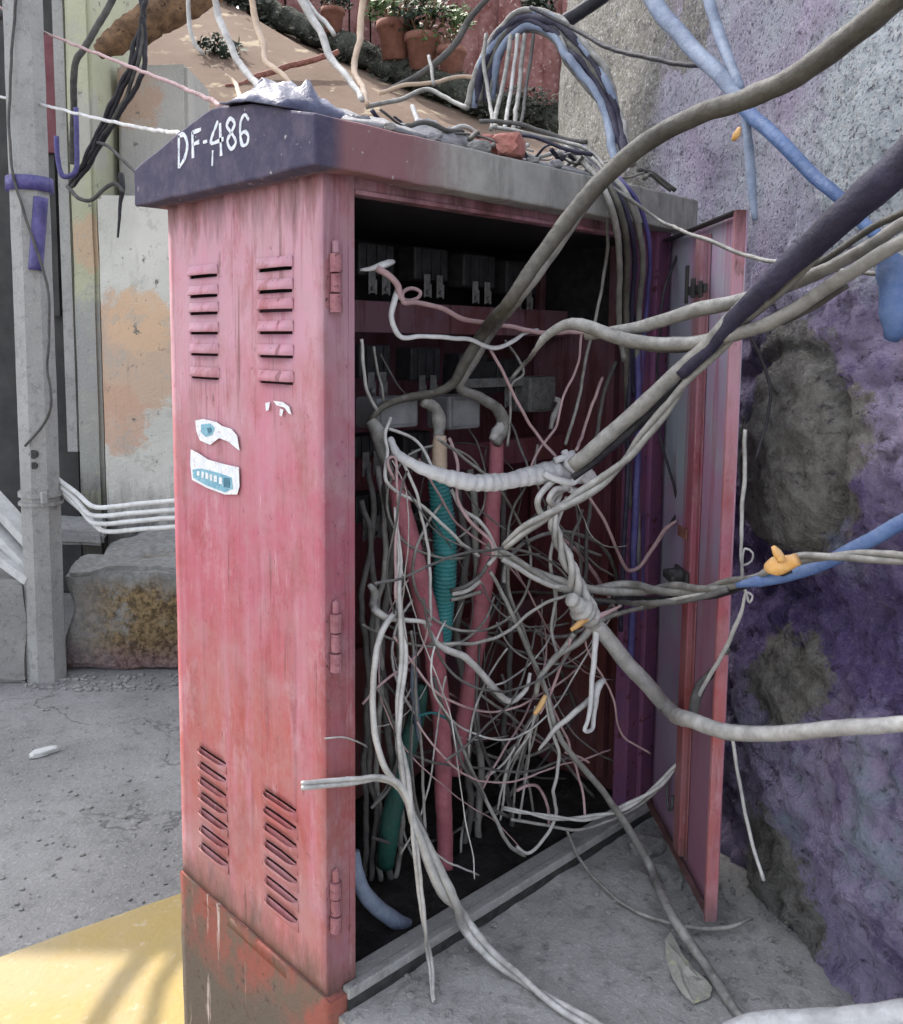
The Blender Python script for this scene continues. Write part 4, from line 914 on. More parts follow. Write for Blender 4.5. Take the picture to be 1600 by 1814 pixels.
cable('cable', 'pale pinkish cable dropping from the knot to the lower crossing', 'cable',
    [(1000, 858, -.08), (982, 890, -.09), (978, 925, -.09), (992, 965, -.09), (1010, 1005, -.10), (1025, 1045, -.10), (1042, 1082, -.11), (1052, 1110, -.11)], [16, 20, 20, 24, 28, 32, 38, 30], 'pale', OV, lump=.2, step=.008, strands=3, lay=.13)
cable('cable', 'long white cable leaving the lower crossing and sweeping off to the right edge', 'cable',
    [(1035, 1085, -.11), (1065, 1118, -.12), (1100, 1160, -.13), (1140, 1208, -.15), (1180, 1250, -.17), (1225, 1278, 1.55), (1280, 1295, 1.47), (1350, 1300, 1.40), (1430, 1296, 1.32), (1520, 1288, 1.25), (1600, 1282, 1.20), (1690, 1274, 1.12)], [26, 30, 31, 31, 30, 30, 29, 29, 29, 29, 30, 31], 'pale', OV, lump=.05)
cable('cable', 'dusty grey cable running level from the crossing to the orange tie at right', 'cable',
    [(1690, 998, 1.1), (1600, 990, 1.18), (1520, 985, 1.24), (1440, 985, 1.31), (1390, 1000, 1.36), (1340, 1022, 1.44), (1270, 1040, 1.56), (1190, 1044, 1.70), (1110, 1042, -.14), (1040, 1045, -.10), (990, 1032, -.08), (940, 1008, -.06), (895, 985, -.04), (862, 965, -.02)], [27, 26, 25, 24, 22, 20, 22, 26, 28, 28, 26, 22, 20, 12], 'grey', OV, strands=2, lay=.34)
cable('cable', 'thin reddish wire pair just below the level grey cable', 'wire', [(1290, 1044, 1.43), (1230, 1060, 1.46), (1160, 1068, 1.50), (1090, 1066, -.12), (1050, 1062, -.10), (1000, 1052, -.08)], 9, 'dark')
cable('cable', 'short grey tail below the level cable by the door', 'wire', [(1250, 1052, 1.45), (1190, 1064, 1.48), (1140, 1078, -.13), (1090, 1088, -.12), (1052, 1108, -.11), (1030, 1135, -.10), (985, 1165, -.08), (955, 1200, -.05)], [6, 8, 9, 9, 14, 14, 12, 8], 'grey')
cable('pipe', 'bright blue pipe entering from the right edge behind the grey cable', 'pipe', [(1690, 875, 1.25), (1600, 922, 1.30), (1540, 958, 1.33), (1470, 995, 1.37), (1400, 1018, 1.40), (1345, 1030, 1.42), (1305, 1038, 1.44)], [30, 28, 27, 24, 22, 22, 10], 'blue', lump=.04)
cable('tape', 'orange tape tied round the grey cable by the purple wall', 'tape', [(1410, 990, 1.29), (1390, 998, 1.30), (1372, 1004, 1.31), (1358, 1006, 1.32)], [24, 34, 34, 18], 'orange', lump=.3, step=.005)
cable('tape', 'small orange tape end standing up from the tie', 'tape', [(1385, 992, 1.29), (1375, 978, 1.29), (1368, 968, 1.29)], [16, 14, 8], 'orange', lump=.3, step=.004)
# the lower crossing: wrapped joint
cable('cable_joint', 'lumpy pale joint where the cables cross in front of the dark opening', 'joint', [(1012, 1060, -.11), (1032, 1080, -.115), (1050, 1096, -.12), (1060, 1112, -.12)], [26, 40, 42, 20], 'pale', lump=.2, step=.003, sides=12, rib=.06, ribp=.018)
cable('tape', 'orange tape scrap on the lower cable joint', 'tape', [(1045, 1096, -.13), (1028, 1106, -.13), (1014, 1116, -.125)], [8, 12, 7], 'orange', step=.004)
cable('wire', 'folded pale wire end hanging below the lower cable joint', 'wire', [(1056, 1110, -.12), (1054, 1150, -.125), (1050, 1200, -.13), (1046, 1250, -.13), (1040, 1284, -.13), (1036, 1296, -.13), (1050, 1294, -.13), (1054, 1260, -.13), (1060, 1215, -.13), (1070, 1205, -.13)], [14, 11, 10, 9, 8, 8, 8, 9, 16, 10], 'white', step=.006)
cable('wire', 'stubby frayed pink wire at the lower cable joint', 'wire', [(1050, 1098, -.13), (1075, 1085, -.14), (1100, 1072, -.15)], [14, 8, 4], 'pink', step=.005)
# lower left heavy ones
cable('cable', 'thick pale cable held at the left post, sweeping down across the sill', 'cable',
    [(536, 1389, -.02), (575, 1389, -.025), (625, 1384, -.03), (670, 1378, -.04), (704, 1385, -.05), (722, 1410, -.06), (734, 1450, -.07), (750, 1490, -.08), (772, 1540, -.085), (798, 1590, -.09), (830, 1645, '.055'), (878, 1698, '.03'), (935, 1742, '.016'), (1000, 1785, '.014'), (1080, 1832, '.014')], [17, 18, 18, 18, 24, 28, 30, 32, 34, 32, 30, 26, 24, 26, 26], 'pale', OV, lump=.12, strands=2, lay=.55)
cable('cable', 'pale cable hanging straight down the left of the opening to the pad', 'cable',
    [(700, 900, .0), (706, 980, .0), (702, 1050, -.01), (710, 1100, -.02), (716, 1160, -.03), (708, 1230, -.04), (706, 1300, -.05), (718, 1365, -.06), (728, 1440, -.07), (736, 1500, -.08), (742, 1570, -.075), (752, 1640, -.08), (762, 1705, '.03'), (770, 1775, '.006')], [8, 9, 16, 20, 17, 17, 18, 20, 16, 14, 13, 13, 12, 10], 'pale', OV, strands=2, lay=.4)
cable('wire', 'grey wire bowing left out of the bundle beside the left post', 'wire', [(700, 1085, -.01), (678, 1120, -.02), (664, 1180, -.03), (660, 1245, -.03), (666, 1310, -.04), (682, 1360, -.05), (700, 1385, -.05)], 12, 'pale')
cable('cable', 'long dusty cable dropping diagonally from the tangle to the bottom right of the pad', 'cable',
    [(868, 1012, -.02), (900, 1075, -.03), (935, 1150, -.04), (965, 1220, -.05), (985, 1290, -.07), (1030, 1355, -.09), (1075, 1410, -.11), (1115, 1470, -.13), (1150, 1535, -.16), (1190, 1620, '.05'), (1240, 1700, '.02'), (1300, 1785, '.011'), (1345, 1840, '.011')], [7, 8, 9, 9, 10, 12, 13, 15, 17, 20, 20, 20, 20], 'grey', OV)
cable('cable', 'pale cable sagging along the sill and rising behind the white one to the door', 'cable', [(890, 1430, .02), (930, 1440, -.02), (985, 1450, -.05), (1045, 1448, -.08), (1095, 1436, -.11), (1150, 1405, -.15), (1195, 1362, -.18), (1225, 1305, -.2), (1232, 1250, -.2)], [8, 10, 11, 12, 13, 13, 12, 10, 7], 'pale', strands=2, lay=.2)
cable('wire', 'thinner wire running along the sagging pale cable', 'wire', [(905, 1452, .0), (960, 1462, -.03), (1020, 1468, -.06), (1080, 1455, -.09), (1140, 1422, -.13), (1190, 1375, -.17), (1222, 1320, -.19)], 6, 'grey')
cable('wire', 'thin grey wire trailing over the pad and curling up before the lilac wall', 'wire', [(1005, 1470, -.03), (1030, 1525, '.03'), (1070, 1572, '.008'), (1120, 1608, '.008'), (1180, 1634, '.012'), (1235, 1645, '.02'), (1290, 1642, '.025'), (1332, 1626, '.03')], [5, 6, 6, 7, 8, 9, 9, 6], 'grey')
cable('wire', 'pale wire drooping on the lilac wall right of the door', 'wire', [(1295, 1290, 1.63), (1305, 1360, 1.62), (1318, 1430, 1.60), (1335, 1500, 1.58), (1355, 1562, 1.56)], 7, 'pale')
cable('wire', 'thin black wire bowing down beside the upper door edge', 'wire', [(1322, 585, 1.66), (1345, 625, 1.66), (1364, 680, 1.66), (1360, 740, 1.66), (1345, 790, 1.66), (1336, 815, 1.66)], 6, 'black')
cable('wire', 'grey wire hugging the door edge with two little loops', 'wire', [(1322, 760, 1.60), (1317, 860, 1.60), (1315, 940, 1.60), (1318, 1000, 1.6), (1334, 994, 1.6), (1336, 980, 1.6), (1322, 972, 1.6), (1317, 1030, 1.6), (1326, 1066, 1.6), (1332, 1054, 1.6), (1322, 1048, 1.6), (1312, 1090, 1.6), (1290, 1140, 1.62), (1262, 1190, 1.66), (1236, 1240, 1.7)], [7, 8, 7, 5, 4, 4, 5, 7, 5, 4, 5, 8, 8, 8, 7], 'pale', step=.006)
cable('cable', 'twisted dark rag-like cable end at the door stiffener', 'cable', [(1290, 1150, 1.66), (1262, 1188, 1.69), (1240, 1215, 1.70), (1228, 1255, 1.70), (1228, 1290, 1.70)], [8, 14, 20, 20, 12], 'dark', lump=.3)
cable('wire', 'dark wire drooping in a V from the knot to the door catch', 'wire', [(1042, 880, -.05), (1070, 920, -.05), (1095, 975, -.05), (1115, 1012, -.05), (1135, 1005, -.06), (1160, 965, -.08), (1180, 935, -.1), (1200, 922, -.12)], [5, 6, 6, 7, 7, 8, 8, 6], 'pink')
cable('wire', 'thin dark wire down the upper door face', 'wire', [(1225, 400, -.02), (1200, 450, -.05), (1180, 510, -.08), (1172, 560, -.08), (1165, 640, -.06), (1170, 760, -.06), (1195, 870, -.1), (1202, 900, -.1), (1180, 940, -.1)], 5, 'black')
# cables over the roof's right corner, hanging down the right post
gp = 'strands draped over the roof corner'
for i, (dx, wd, mt, lab, yend) in enumerate(((0, 11, 'grey', 'leftmost pale strand draped over the roof corner', 640), (14, 13, 'olive', 'second strand from the left over the roof corner', 900), (26, 10, 'navy', 'dark strand in the middle of those over the roof corner', 700), (40, 12, 'grey', 'broad pale strand right of the dark one over the roof corner', 1010), (54, 8, 'violet', 'violet strand furthest right over the roof corner', 1120))):
    cable('cable', lab, 'cable', [(1000+dx*.5, 262-i*2, .10), (1040+dx*.6, 296, .02), (1062+dx*.7, 320, -.055), (1078+dx*.9, 352, -.085), (1092+dx, 400, -.085), (1098+dx, 460, -.06), (1096+dx*.9, 540, -.02), (1100+dx*.7, min(640, yend-30), .0), (1106+dx*.6, yend, .0)], wd, mt, gp, .004)
cable('wire', 'thin grey wire hanging from the roof edge into the dark opening', 'wire', [(1075, 375, -.05), (1076, 450, .0), (1062, 540, .02), (1046, 600, .02), (1035, 660, .03), (1015, 740, .03), (1000, 790, .02)], 6, 'grey')
cable('wire', 'thin cable running from the roof corner past the door top to the black cable', 'cable', [(1065, 318, -.06), (1110, 350, -.09), (1160, 385, -.12), (1220, 412, 1.66), (1290, 440, 1.55), (1360, 462, 1.42), (1420, 475, 1.34)], 7, 'grey')
# violet conduits and posts in the right corner of the opening
for i, (x, wd, mt, lab, y0, y1) in enumerate(((1128, 13, 'violet', 'violet cable standing along the right door post', 560, 1180), (1112, 9, 'navy', 'navy cable just left of the violet one', 520, 1120))):
    cable('cable', lab, 'cable', [(x, y0, .0), (x+3, (y0*2+y1)/3, -.006), (x-4, (y0+y1*2)/3, -.006), (x-12, y1, -.004)], wd, mt)
# arched bundle at the top
gb = 'arched cable bundle above the roof'
arch = (((820, 200, 2.5), (842, 110, 2.5), (880, 52, 2.5), (930, 26, 2.5), (985, 36, 2.45), (1030, 80, 2.4), (1065, 140, 2.35), (1090, 210, 2.3), (1108, 268, 2.2)),)
alabs = ['outermost pale strand of the arched bundle', 'blue grey strand of the arched bundle', 'navy strand in the core of the arched bundle', 'olive strand of the arched bundle', 'second navy strand under the arch', 'thin innermost grey strand of the arched bundle', 'pale blue strand at the right leg of the arch', 'dark strand crossing inside the arched bundle']
for i in range(8):
    k = i*5.5; mt = ['grey', 'paleblue', 'navy', 'olive', 'navy', 'grey', 'paleblue', 'dark'][i]
    pts = [(830+k*1.3+random.uniform(-6, 6), 190-k*.5, 2.5), (850+k*.8, 112+k*.5, 2.5), (884+k*.35, 54+k*.7, 2.5), (932+random.uniform(-4, 4), 20+k*.95, 2.48), (990-k*.3, 34+k*1.0, 2.42), (1040-k*.8, 82+k*.9, 2.36), (1078-k*.9, 140+k*.4, 2.32), (1102-k*.8, 210, 2.28), (1118-k*.7, 290, 2.2)]
    cable('cable', alabs[i], 'cable', pts, [12, 13, 16, 11, 13, 7, 14, 7][i], mt, gb, .012)
gd = 'strands hanging from the arched bundle to the roof'
for i, (x0, x1, lab, mt, wd) in enumerate(((905, 880, 'leftmost pale strand hanging from the arch to the roof', 'grey', 8), (918, 898, 'second pale strand hanging from the arch to the roof', 'pale', 7), (930, 914, 'third grey strand hanging from the arch to the roof', 'grey', 8), (862, 872, 'lone strand left of those hanging from the arch', 'grey', 7), (945, 925, 'rightmost dark strand hanging from the arch to the roof', 'dark', 6))):
    cable('wire', lab, 'wire', [(x0, 60, 2.46), (x0-6, 110, 2.44), ((x0+x1)/2-3, 160, 2.40), (x1, 205, 2.30), (x1-4, 228, 2.2)], wd, mt, gd)
cable('wire', 'thin black wire crossing from the arch to the blue pipe', 'wire', [(940, 12, 2.4), (1010, 48, 2.3), (1080, 84, 2.15), (1150, 104, 2.0), (1200, 112, 1.9), (1262, 122, 1.80)], 9, 'black')
cable('cable', 'black bar-like cable at the top edge right of the arch', 'cable', [(1000, 40, 2.6), (1035, 18, 2.6), (1075, -12, 2.6)], 24, 'black')
cable('cable', 'black cable curving from the roof rubble up to the left foot of the arch', 'cable', [(690, 160, 2.5), (730, 140, 2.5), (775, 110, 2.5), (808, 75, 2.5), (830, 35, 2.5), (850, 10, 2.5), (880, -20, 2.5)], [10, 11, 12, 12, 11, 10, 10], 'dark')
for i, (pts, wd, mt, lab) in enumerate((
    ([(672, 165, 2.4), (720, 150, 2.42), (770, 148, 2.45), (815, 135, 2.5), (850, 138, 2.5)], 7, 'sand', 'thin sandy wire lying over the rubble behind the roof'),
    ([(650, 190, 2.2), (700, 178, 2.22), (750, 158, 2.25), (790, 172, 2.2), (830, 190, 2.1)], 8, 'grey', 'grey wire arching low over the roof rubble'),
    ([(770, 152, 2.3), (765, 120, 2.35), (760, 100, 2.4)], 6, 'grey', 'short grey wire end standing up behind the roof'),
    ([(730, 190, 2.0), (738, 215, 1.95), (752, 230, 1.9), (790, 236, 1.9)], 9, 'pale', 'short pale wire curling over the cloth heap'),
    ([(850, 215, 2.0), (900, 218, 1.98), (950, 228, 1.96), (1010, 248, 1.94), (1040, 252, 1.92)], 8, 'dark', 'dark cable lying along the roof behind the brick'),
    ([(900, 238, 1.9), (950, 245, 1.88), (1000, 262, 1.86), (1050, 275, 1.84)], 7, 'navy', 'navy cable lying along the roof behind the brick'),
    ([(880, 225, 1.95), (940, 238, 1.93), (990, 250, 1.92), (1045, 268, 1.86), (1075, 300, 1.8)], 7, 'grey', 'grey cable lying along the roof between the dark and navy ones'))):
    cable('wire', lab, 'wire', pts, wd, mt, 'wires lying on the cabinet roof', .006)
# pale stems of cable rising from the roof into the light
ga = 'pale old cables rising from the roof'
for i, (pts, wd, lab) in enumerate((
    ([(372, -40, 2.3), (388, 30, 2.3), (408, 80, 2.25), (435, 125, 2.2), (462, 160, 2.1), (470, 180, 2.0)], [11, 12, 12, 12, 12, 10], 'pale cable leaning left, leftmost of those rising from the roof'),
    ([(438, -40, 2.4), (452, 30, 2.4), (463, 80, 2.35), (470, 108, 2.3), (500, 130, 2.25), (530, 160, 2.15)], [10, 11, 11, 10, 9, 8], 'pale cable with a kink, second from the left rising from the roof'),
    ([(515, -40, 2.3), (540, 15, 2.3), (572, 60, 2.28), (586, 100, 2.25), (606, 125, 2.2), (632, 160, 2.1), (640, 178, 2.0)], [12, 13, 13, 13, 11, 11, 10], 'thick pale cable bending right above the sheets'),
    ([(530, -30, 2.32), (548, 8, 2.32), (575, 42, 2.3), (590, 64, 2.28)], [9, 9, 8, 8], 'short pale strand beside the thick bending cable'),
    ([(650, -40, 2.3), (640, 40, 2.28), (628, 100, 2.24), (630, 130, 2.2), (640, 160, 2.1), (650, 185, 2.0)], [12, 12, 11, 11, 10, 9], 'straight sandy cable, rightmost of those rising from the roof'),
    ([(400, 135, 2.1), (412, 140, 2.1), (424, 158, 2.05), (432, 172, 2.0), (445, 185, 1.95)], [6, 7, 8, 9, 8], 'short curled sandy cable end at the left roof corner'),
    ([(330, -40, 2.6), (338, 50, 2.6), (350, 80, 2.6), (362, 96, 2.6)], [7, 8, 7, 6], 'grey hanging strand above the dark weed'))):
    cable('cable', lab, 'cable', pts, wd, 'sand' if i in (1, 4, 5) else 'pale', ga, .008)
# left: black bundle and thin lines to the pole
gk = 'black wires hanging between log and pale green wall'
kl = ['left black wire of the bundle hanging under the log', 'second black wire of the bundle hanging under the log', 'middle dark wire of the bundle hanging under the log', 'right black wire of the bundle hanging under the log']
for i in range(4):
    k = i*9
    cable('cable', kl[i], 'cable', [(262-k*.5, -20, 4.6), (246+k*.35, 60, 4.6), (226+k, 120, 4.6), (196+k*.85, 190, 4.65), (166+k*.6, 250, 4.7), (140+k*.45, 300, 4.75), (122+k*.3, 330, 4.8)], [9, 8, 7, 9][i], 'black' if i != 2 else 'dark', gk, .012)
cable('cable', 'black cable running from the log down past the pole top', 'cable', [(205, -10, 4.5), (170, 50, 4.5), (150, 85, 4.5), (135, 110, 4.5), (130, 200, 4.6), (128, 290, 4.7)], 12, 'dark')
cable('cable', 'grey cable drooping across the top of the white wall', 'cable', [(120, 330, 4.8), (140, 352, 4.75), (160, 355, 4.75), (185, 335, 4.75), (205, 325, 4.75), (218, 340, 4.75)], 7, 'dark')
cable('cable', 'black stub of cable hanging on the white wall top', 'cable', [(214, 308, 4.8), (217, 330, 4.78), (214, 360, 4.78), (208, 420, 4.78)], [10, 11, 7, 4], 'black')
cable('cable', 'dark cable dropping from the pale green wall to the roof back', 'cable', [(172, 252, 4.7), (190, 258, 4.6), (212, 278, 4.5), (236, 300, 4.4), (262, 330, 4.2)], 6, 'dark')
cable('cable', 'blue drum-like cable coil hanging beside the pole', 'cable', [(100, 240, 4.5), (102, 285, 4.5), (112, 312, 4.5), (130, 310, 4.5), (136, 280, 4.5), (134, 190, 4.5)], 9, 'violet')
cable('wire', 'thin grey wire stretched from the pole top to the roof ridge', 'wire', [(-20, 0, 4.3), (60, 48, 4.1), (130, 78, 3.8), (250, 125, 3.2), (330, 158, 2.7), (392, 185, 2.2)], 6, 'pink')
cable('wire', 'thin white wire stretched from the pole to the roof end', 'wire', [(-20, 168, 4.3), (60, 182, 4.0), (140, 202, 3.6), (210, 218, 3.2), (270, 230, 2.8), (320, 236, 2.3)], 6, 'white')
# pipes on the lilac wall
cable('pipe', 'faded blue pipe slanting down the lilac wall from the top edge', 'pipe', [(1120, -60, 2.02), (1168, 15, 1.92), (1225, 85, 1.82), (1290, 150, 1.70), (1320, 185, 1.66)], [29, 29, 28, 28, 26], 'paleblue', lump=.03)
cable('pipe', 'dark blue pipe continuing down the lilac wall behind the thick cable', 'pipe', [(1318, 190, 1.66), (1375, 245, 1.58), (1430, 300, 1.52), (1480, 345, 1.46), (1530, 395, 1.42), (1560, 420, 1.4)], [26, 26, 25, 24, 24, 22], 'blue', lump=.03)
cable('pipe', 'narrow pale blue pipe beside the slanting one near the top edge', 'pipe', [(1240, -50, 1.9), (1262, 20, 1.84), (1282, 80, 1.78), (1302, 135, 1.70), (1312, 160, 1.68)], [20, 20, 20, 19, 15], 'paleblue', lump=.04)
cable('pipe', 'faint pale pipe running down the lilac wall below the pipe crossing', 'pipe', [(1322, 200, 1.66), (1328, 280, 1.64), (1332, 340, 1.63), (1336, 390, 1.62)], [16, 18, 16, 10], 'paleblue', lump=.2)
cable('bottle', 'crushed blue plastic container wedged at the right edge', 'container', [(1565, 440, 1.26), (1582, 470, 1.26), (1592, 520, 1.25), (1590, 570, 1.25), (1578, 600, 1.26)], [26, 52, 66, 60, 30], 'blue', lump=.3, sides=14)
cable('flower', 'small yellow scrap caught on the lilac wall under the thick cable', 'litter', [(1296, 250, 1.64), (1303, 240, 1.63), (1308, 228, 1.63)], [6, 14, 5], 'orange', lump=.5, step=.004)
cable('pipe', 'white pipe lying across the bottom right corner', 'pipe', [(1285, 1822, 1.38), (1340, 1812, 1.36), (1420, 1806, 1.34), (1520, 1800, 1.31), (1680, 1788, 1.27)], [26, 36, 40, 44, 48], 'white', lump=.08)
# ------------------------------------------------------------------ hoses inside
gh = 'red hoses standing inside the cabinet'
cable('hose', 'left dusty red hose slanting down the middle of the cabinet', 'hose', [(700, 850, .12), (715, 920, .11), (735, 1000, .10), (755, 1080, .10), (770, 1160, .10), (780, 1240, .11), (785, 1330, .12), (786, 1420, .13), (788, 1520, .15), (790, 1610, .17)], [34, 38, 40, 42, 38, 36, 34, 32, 30, 28], 'redhose', gh, lump=.06, sides=14)
cable('hose', 'right dusty red hose curving down from a lug', 'hose', [(880, 780, .11), (878, 830, .11), (872, 900, .11), (866, 970, .12), (856, 1050, .13), (846, 1130, .14), (832, 1210, .15), (818, 1290, .16), (806, 1370, .18)], [24, 27, 30, 34, 36, 36, 34, 30, 26], 'redhose', gh, lump=.06, sides=14)
th = cable('hose', 'teal corrugated hose standing in the middle of the tangle', 'hose', [(775, 838, .09), (782, 890, .09), (788, 950, .09), (788, 1010, .09), (784, 1070, .10), (782, 1130, .11), (780, 1150, .12)], [34, 40, 42, 42, 42, 36, 30], 'teal', rib=.07, ribp=.0085, step=.0016, sides=18, wob=.002, lump=.02)
cable('collar', '', '', [(780, 772, .09), (779, 800, .09), (778, 826, .09), (777, 842, .09)], [22, 28, 30, 26], 'sand', None, .002, th)
cable('hose', 'dark green hose low in the left of the cabinet', 'hose', [(745, 1210, .14), (735, 1280, .14), (715, 1350, .14), (700, 1420, .14), (690, 1480, .15), (684, 1530, .17)], [26, 34, 36, 38, 38, 34], 'green', lump=.05, sides=14)
cable('pipe', 'dull blue pipe curving along the cabinet floor beside the left post', 'pipe', [(628, 1510, .06), (636, 1555, .06), (655, 1595, .06), (690, 1625, .07), (725, 1645, .08), (750, 1650, .10)], [20, 26, 30, 30, 28, 16], 'paleblue', lump=.05, sides=14)
cable('hose', 'violet blue flat hose between pale cable and red hose', 'hose', [(735, 1150, .12), (732, 1210, .12), (738, 1270, .12), (742, 1310, .12)], [10, 14, 14, 8], 'paleblue')
# insulated lug tails on the terminals
gt = 'wrapped cable tails on the terminals'
for i, (pts, wd, mt, lab) in enumerate((
    ([(655, 745, .11), (668, 765, .10), (676, 800, .09), (690, 835, .08)], [22, 26, 22, 16], 'grey', 'grey wrapped tail below the left junction box'),
    ([(746, 712, .11), (768, 722, .11), (776, 745, .11), (776, 775, .10)], [16, 24, 26, 20], 'grey', 'grey wrapped tail curving over the yellow collar'),
    ([(982, 706, .20), (992, 712, .19), (980, 738, .19), (976, 760, .19)], [10, 12, 10, 9], 'pale', 'pale tail on the right terminal box'),
    ([(880, 720, .10), (890, 745, .10), (878, 770, .10), (872, 780, .10)], [20, 24, 18, 16], 'pale', 'pale wrapped tail at the top of the right red hose'))):
    cable('cable_tail', lab, 'cable', pts, wd, mt, gt, .004, lump=.25, step=.006)
# upright dark cables in the left depth of the cabinet
gv = 'dirty cables standing in the left depth of the cabinet'
vl = ['dirty dark cable in the cabinet nearest the left post', 'second dirty dark cable from the left post inside the cabinet', 'grey standing cable beside the violet patch in the cabinet', 'dark standing cable behind the left red hose', 'grey bowed cable left of the vertical pale one', 'dark cable standing behind the teal hose', 'grey cable standing behind the right red hose', 'dark cable standing right of the red hoses']
for i, x in enumerate((645, 660, 680, 690, 705, 820, 850, 900)):
    cable('cable', vl[i], 'cable', [(x-8+random.uniform(-5, 5), 850+random.uniform(-30, 40), .16+.02*(i % 3)), (x+random.uniform(-12, 12), 960, .15), (x+random.uniform(-14, 14), 1080, .15), (x+random.uniform(-14, 14), 1210, .15), (x+random.uniform(-12, 12), 1340, .16), (x+random.uniform(-10, 10), 1470, .18), (x+random.uniform(-8, 8), 1560, .2)], random.choice((11, 14, 17)), ['dark', 'dark', 'grey', 'dark', 'grey', 'dark', 'grey', 'dark'][i], gv, .012)
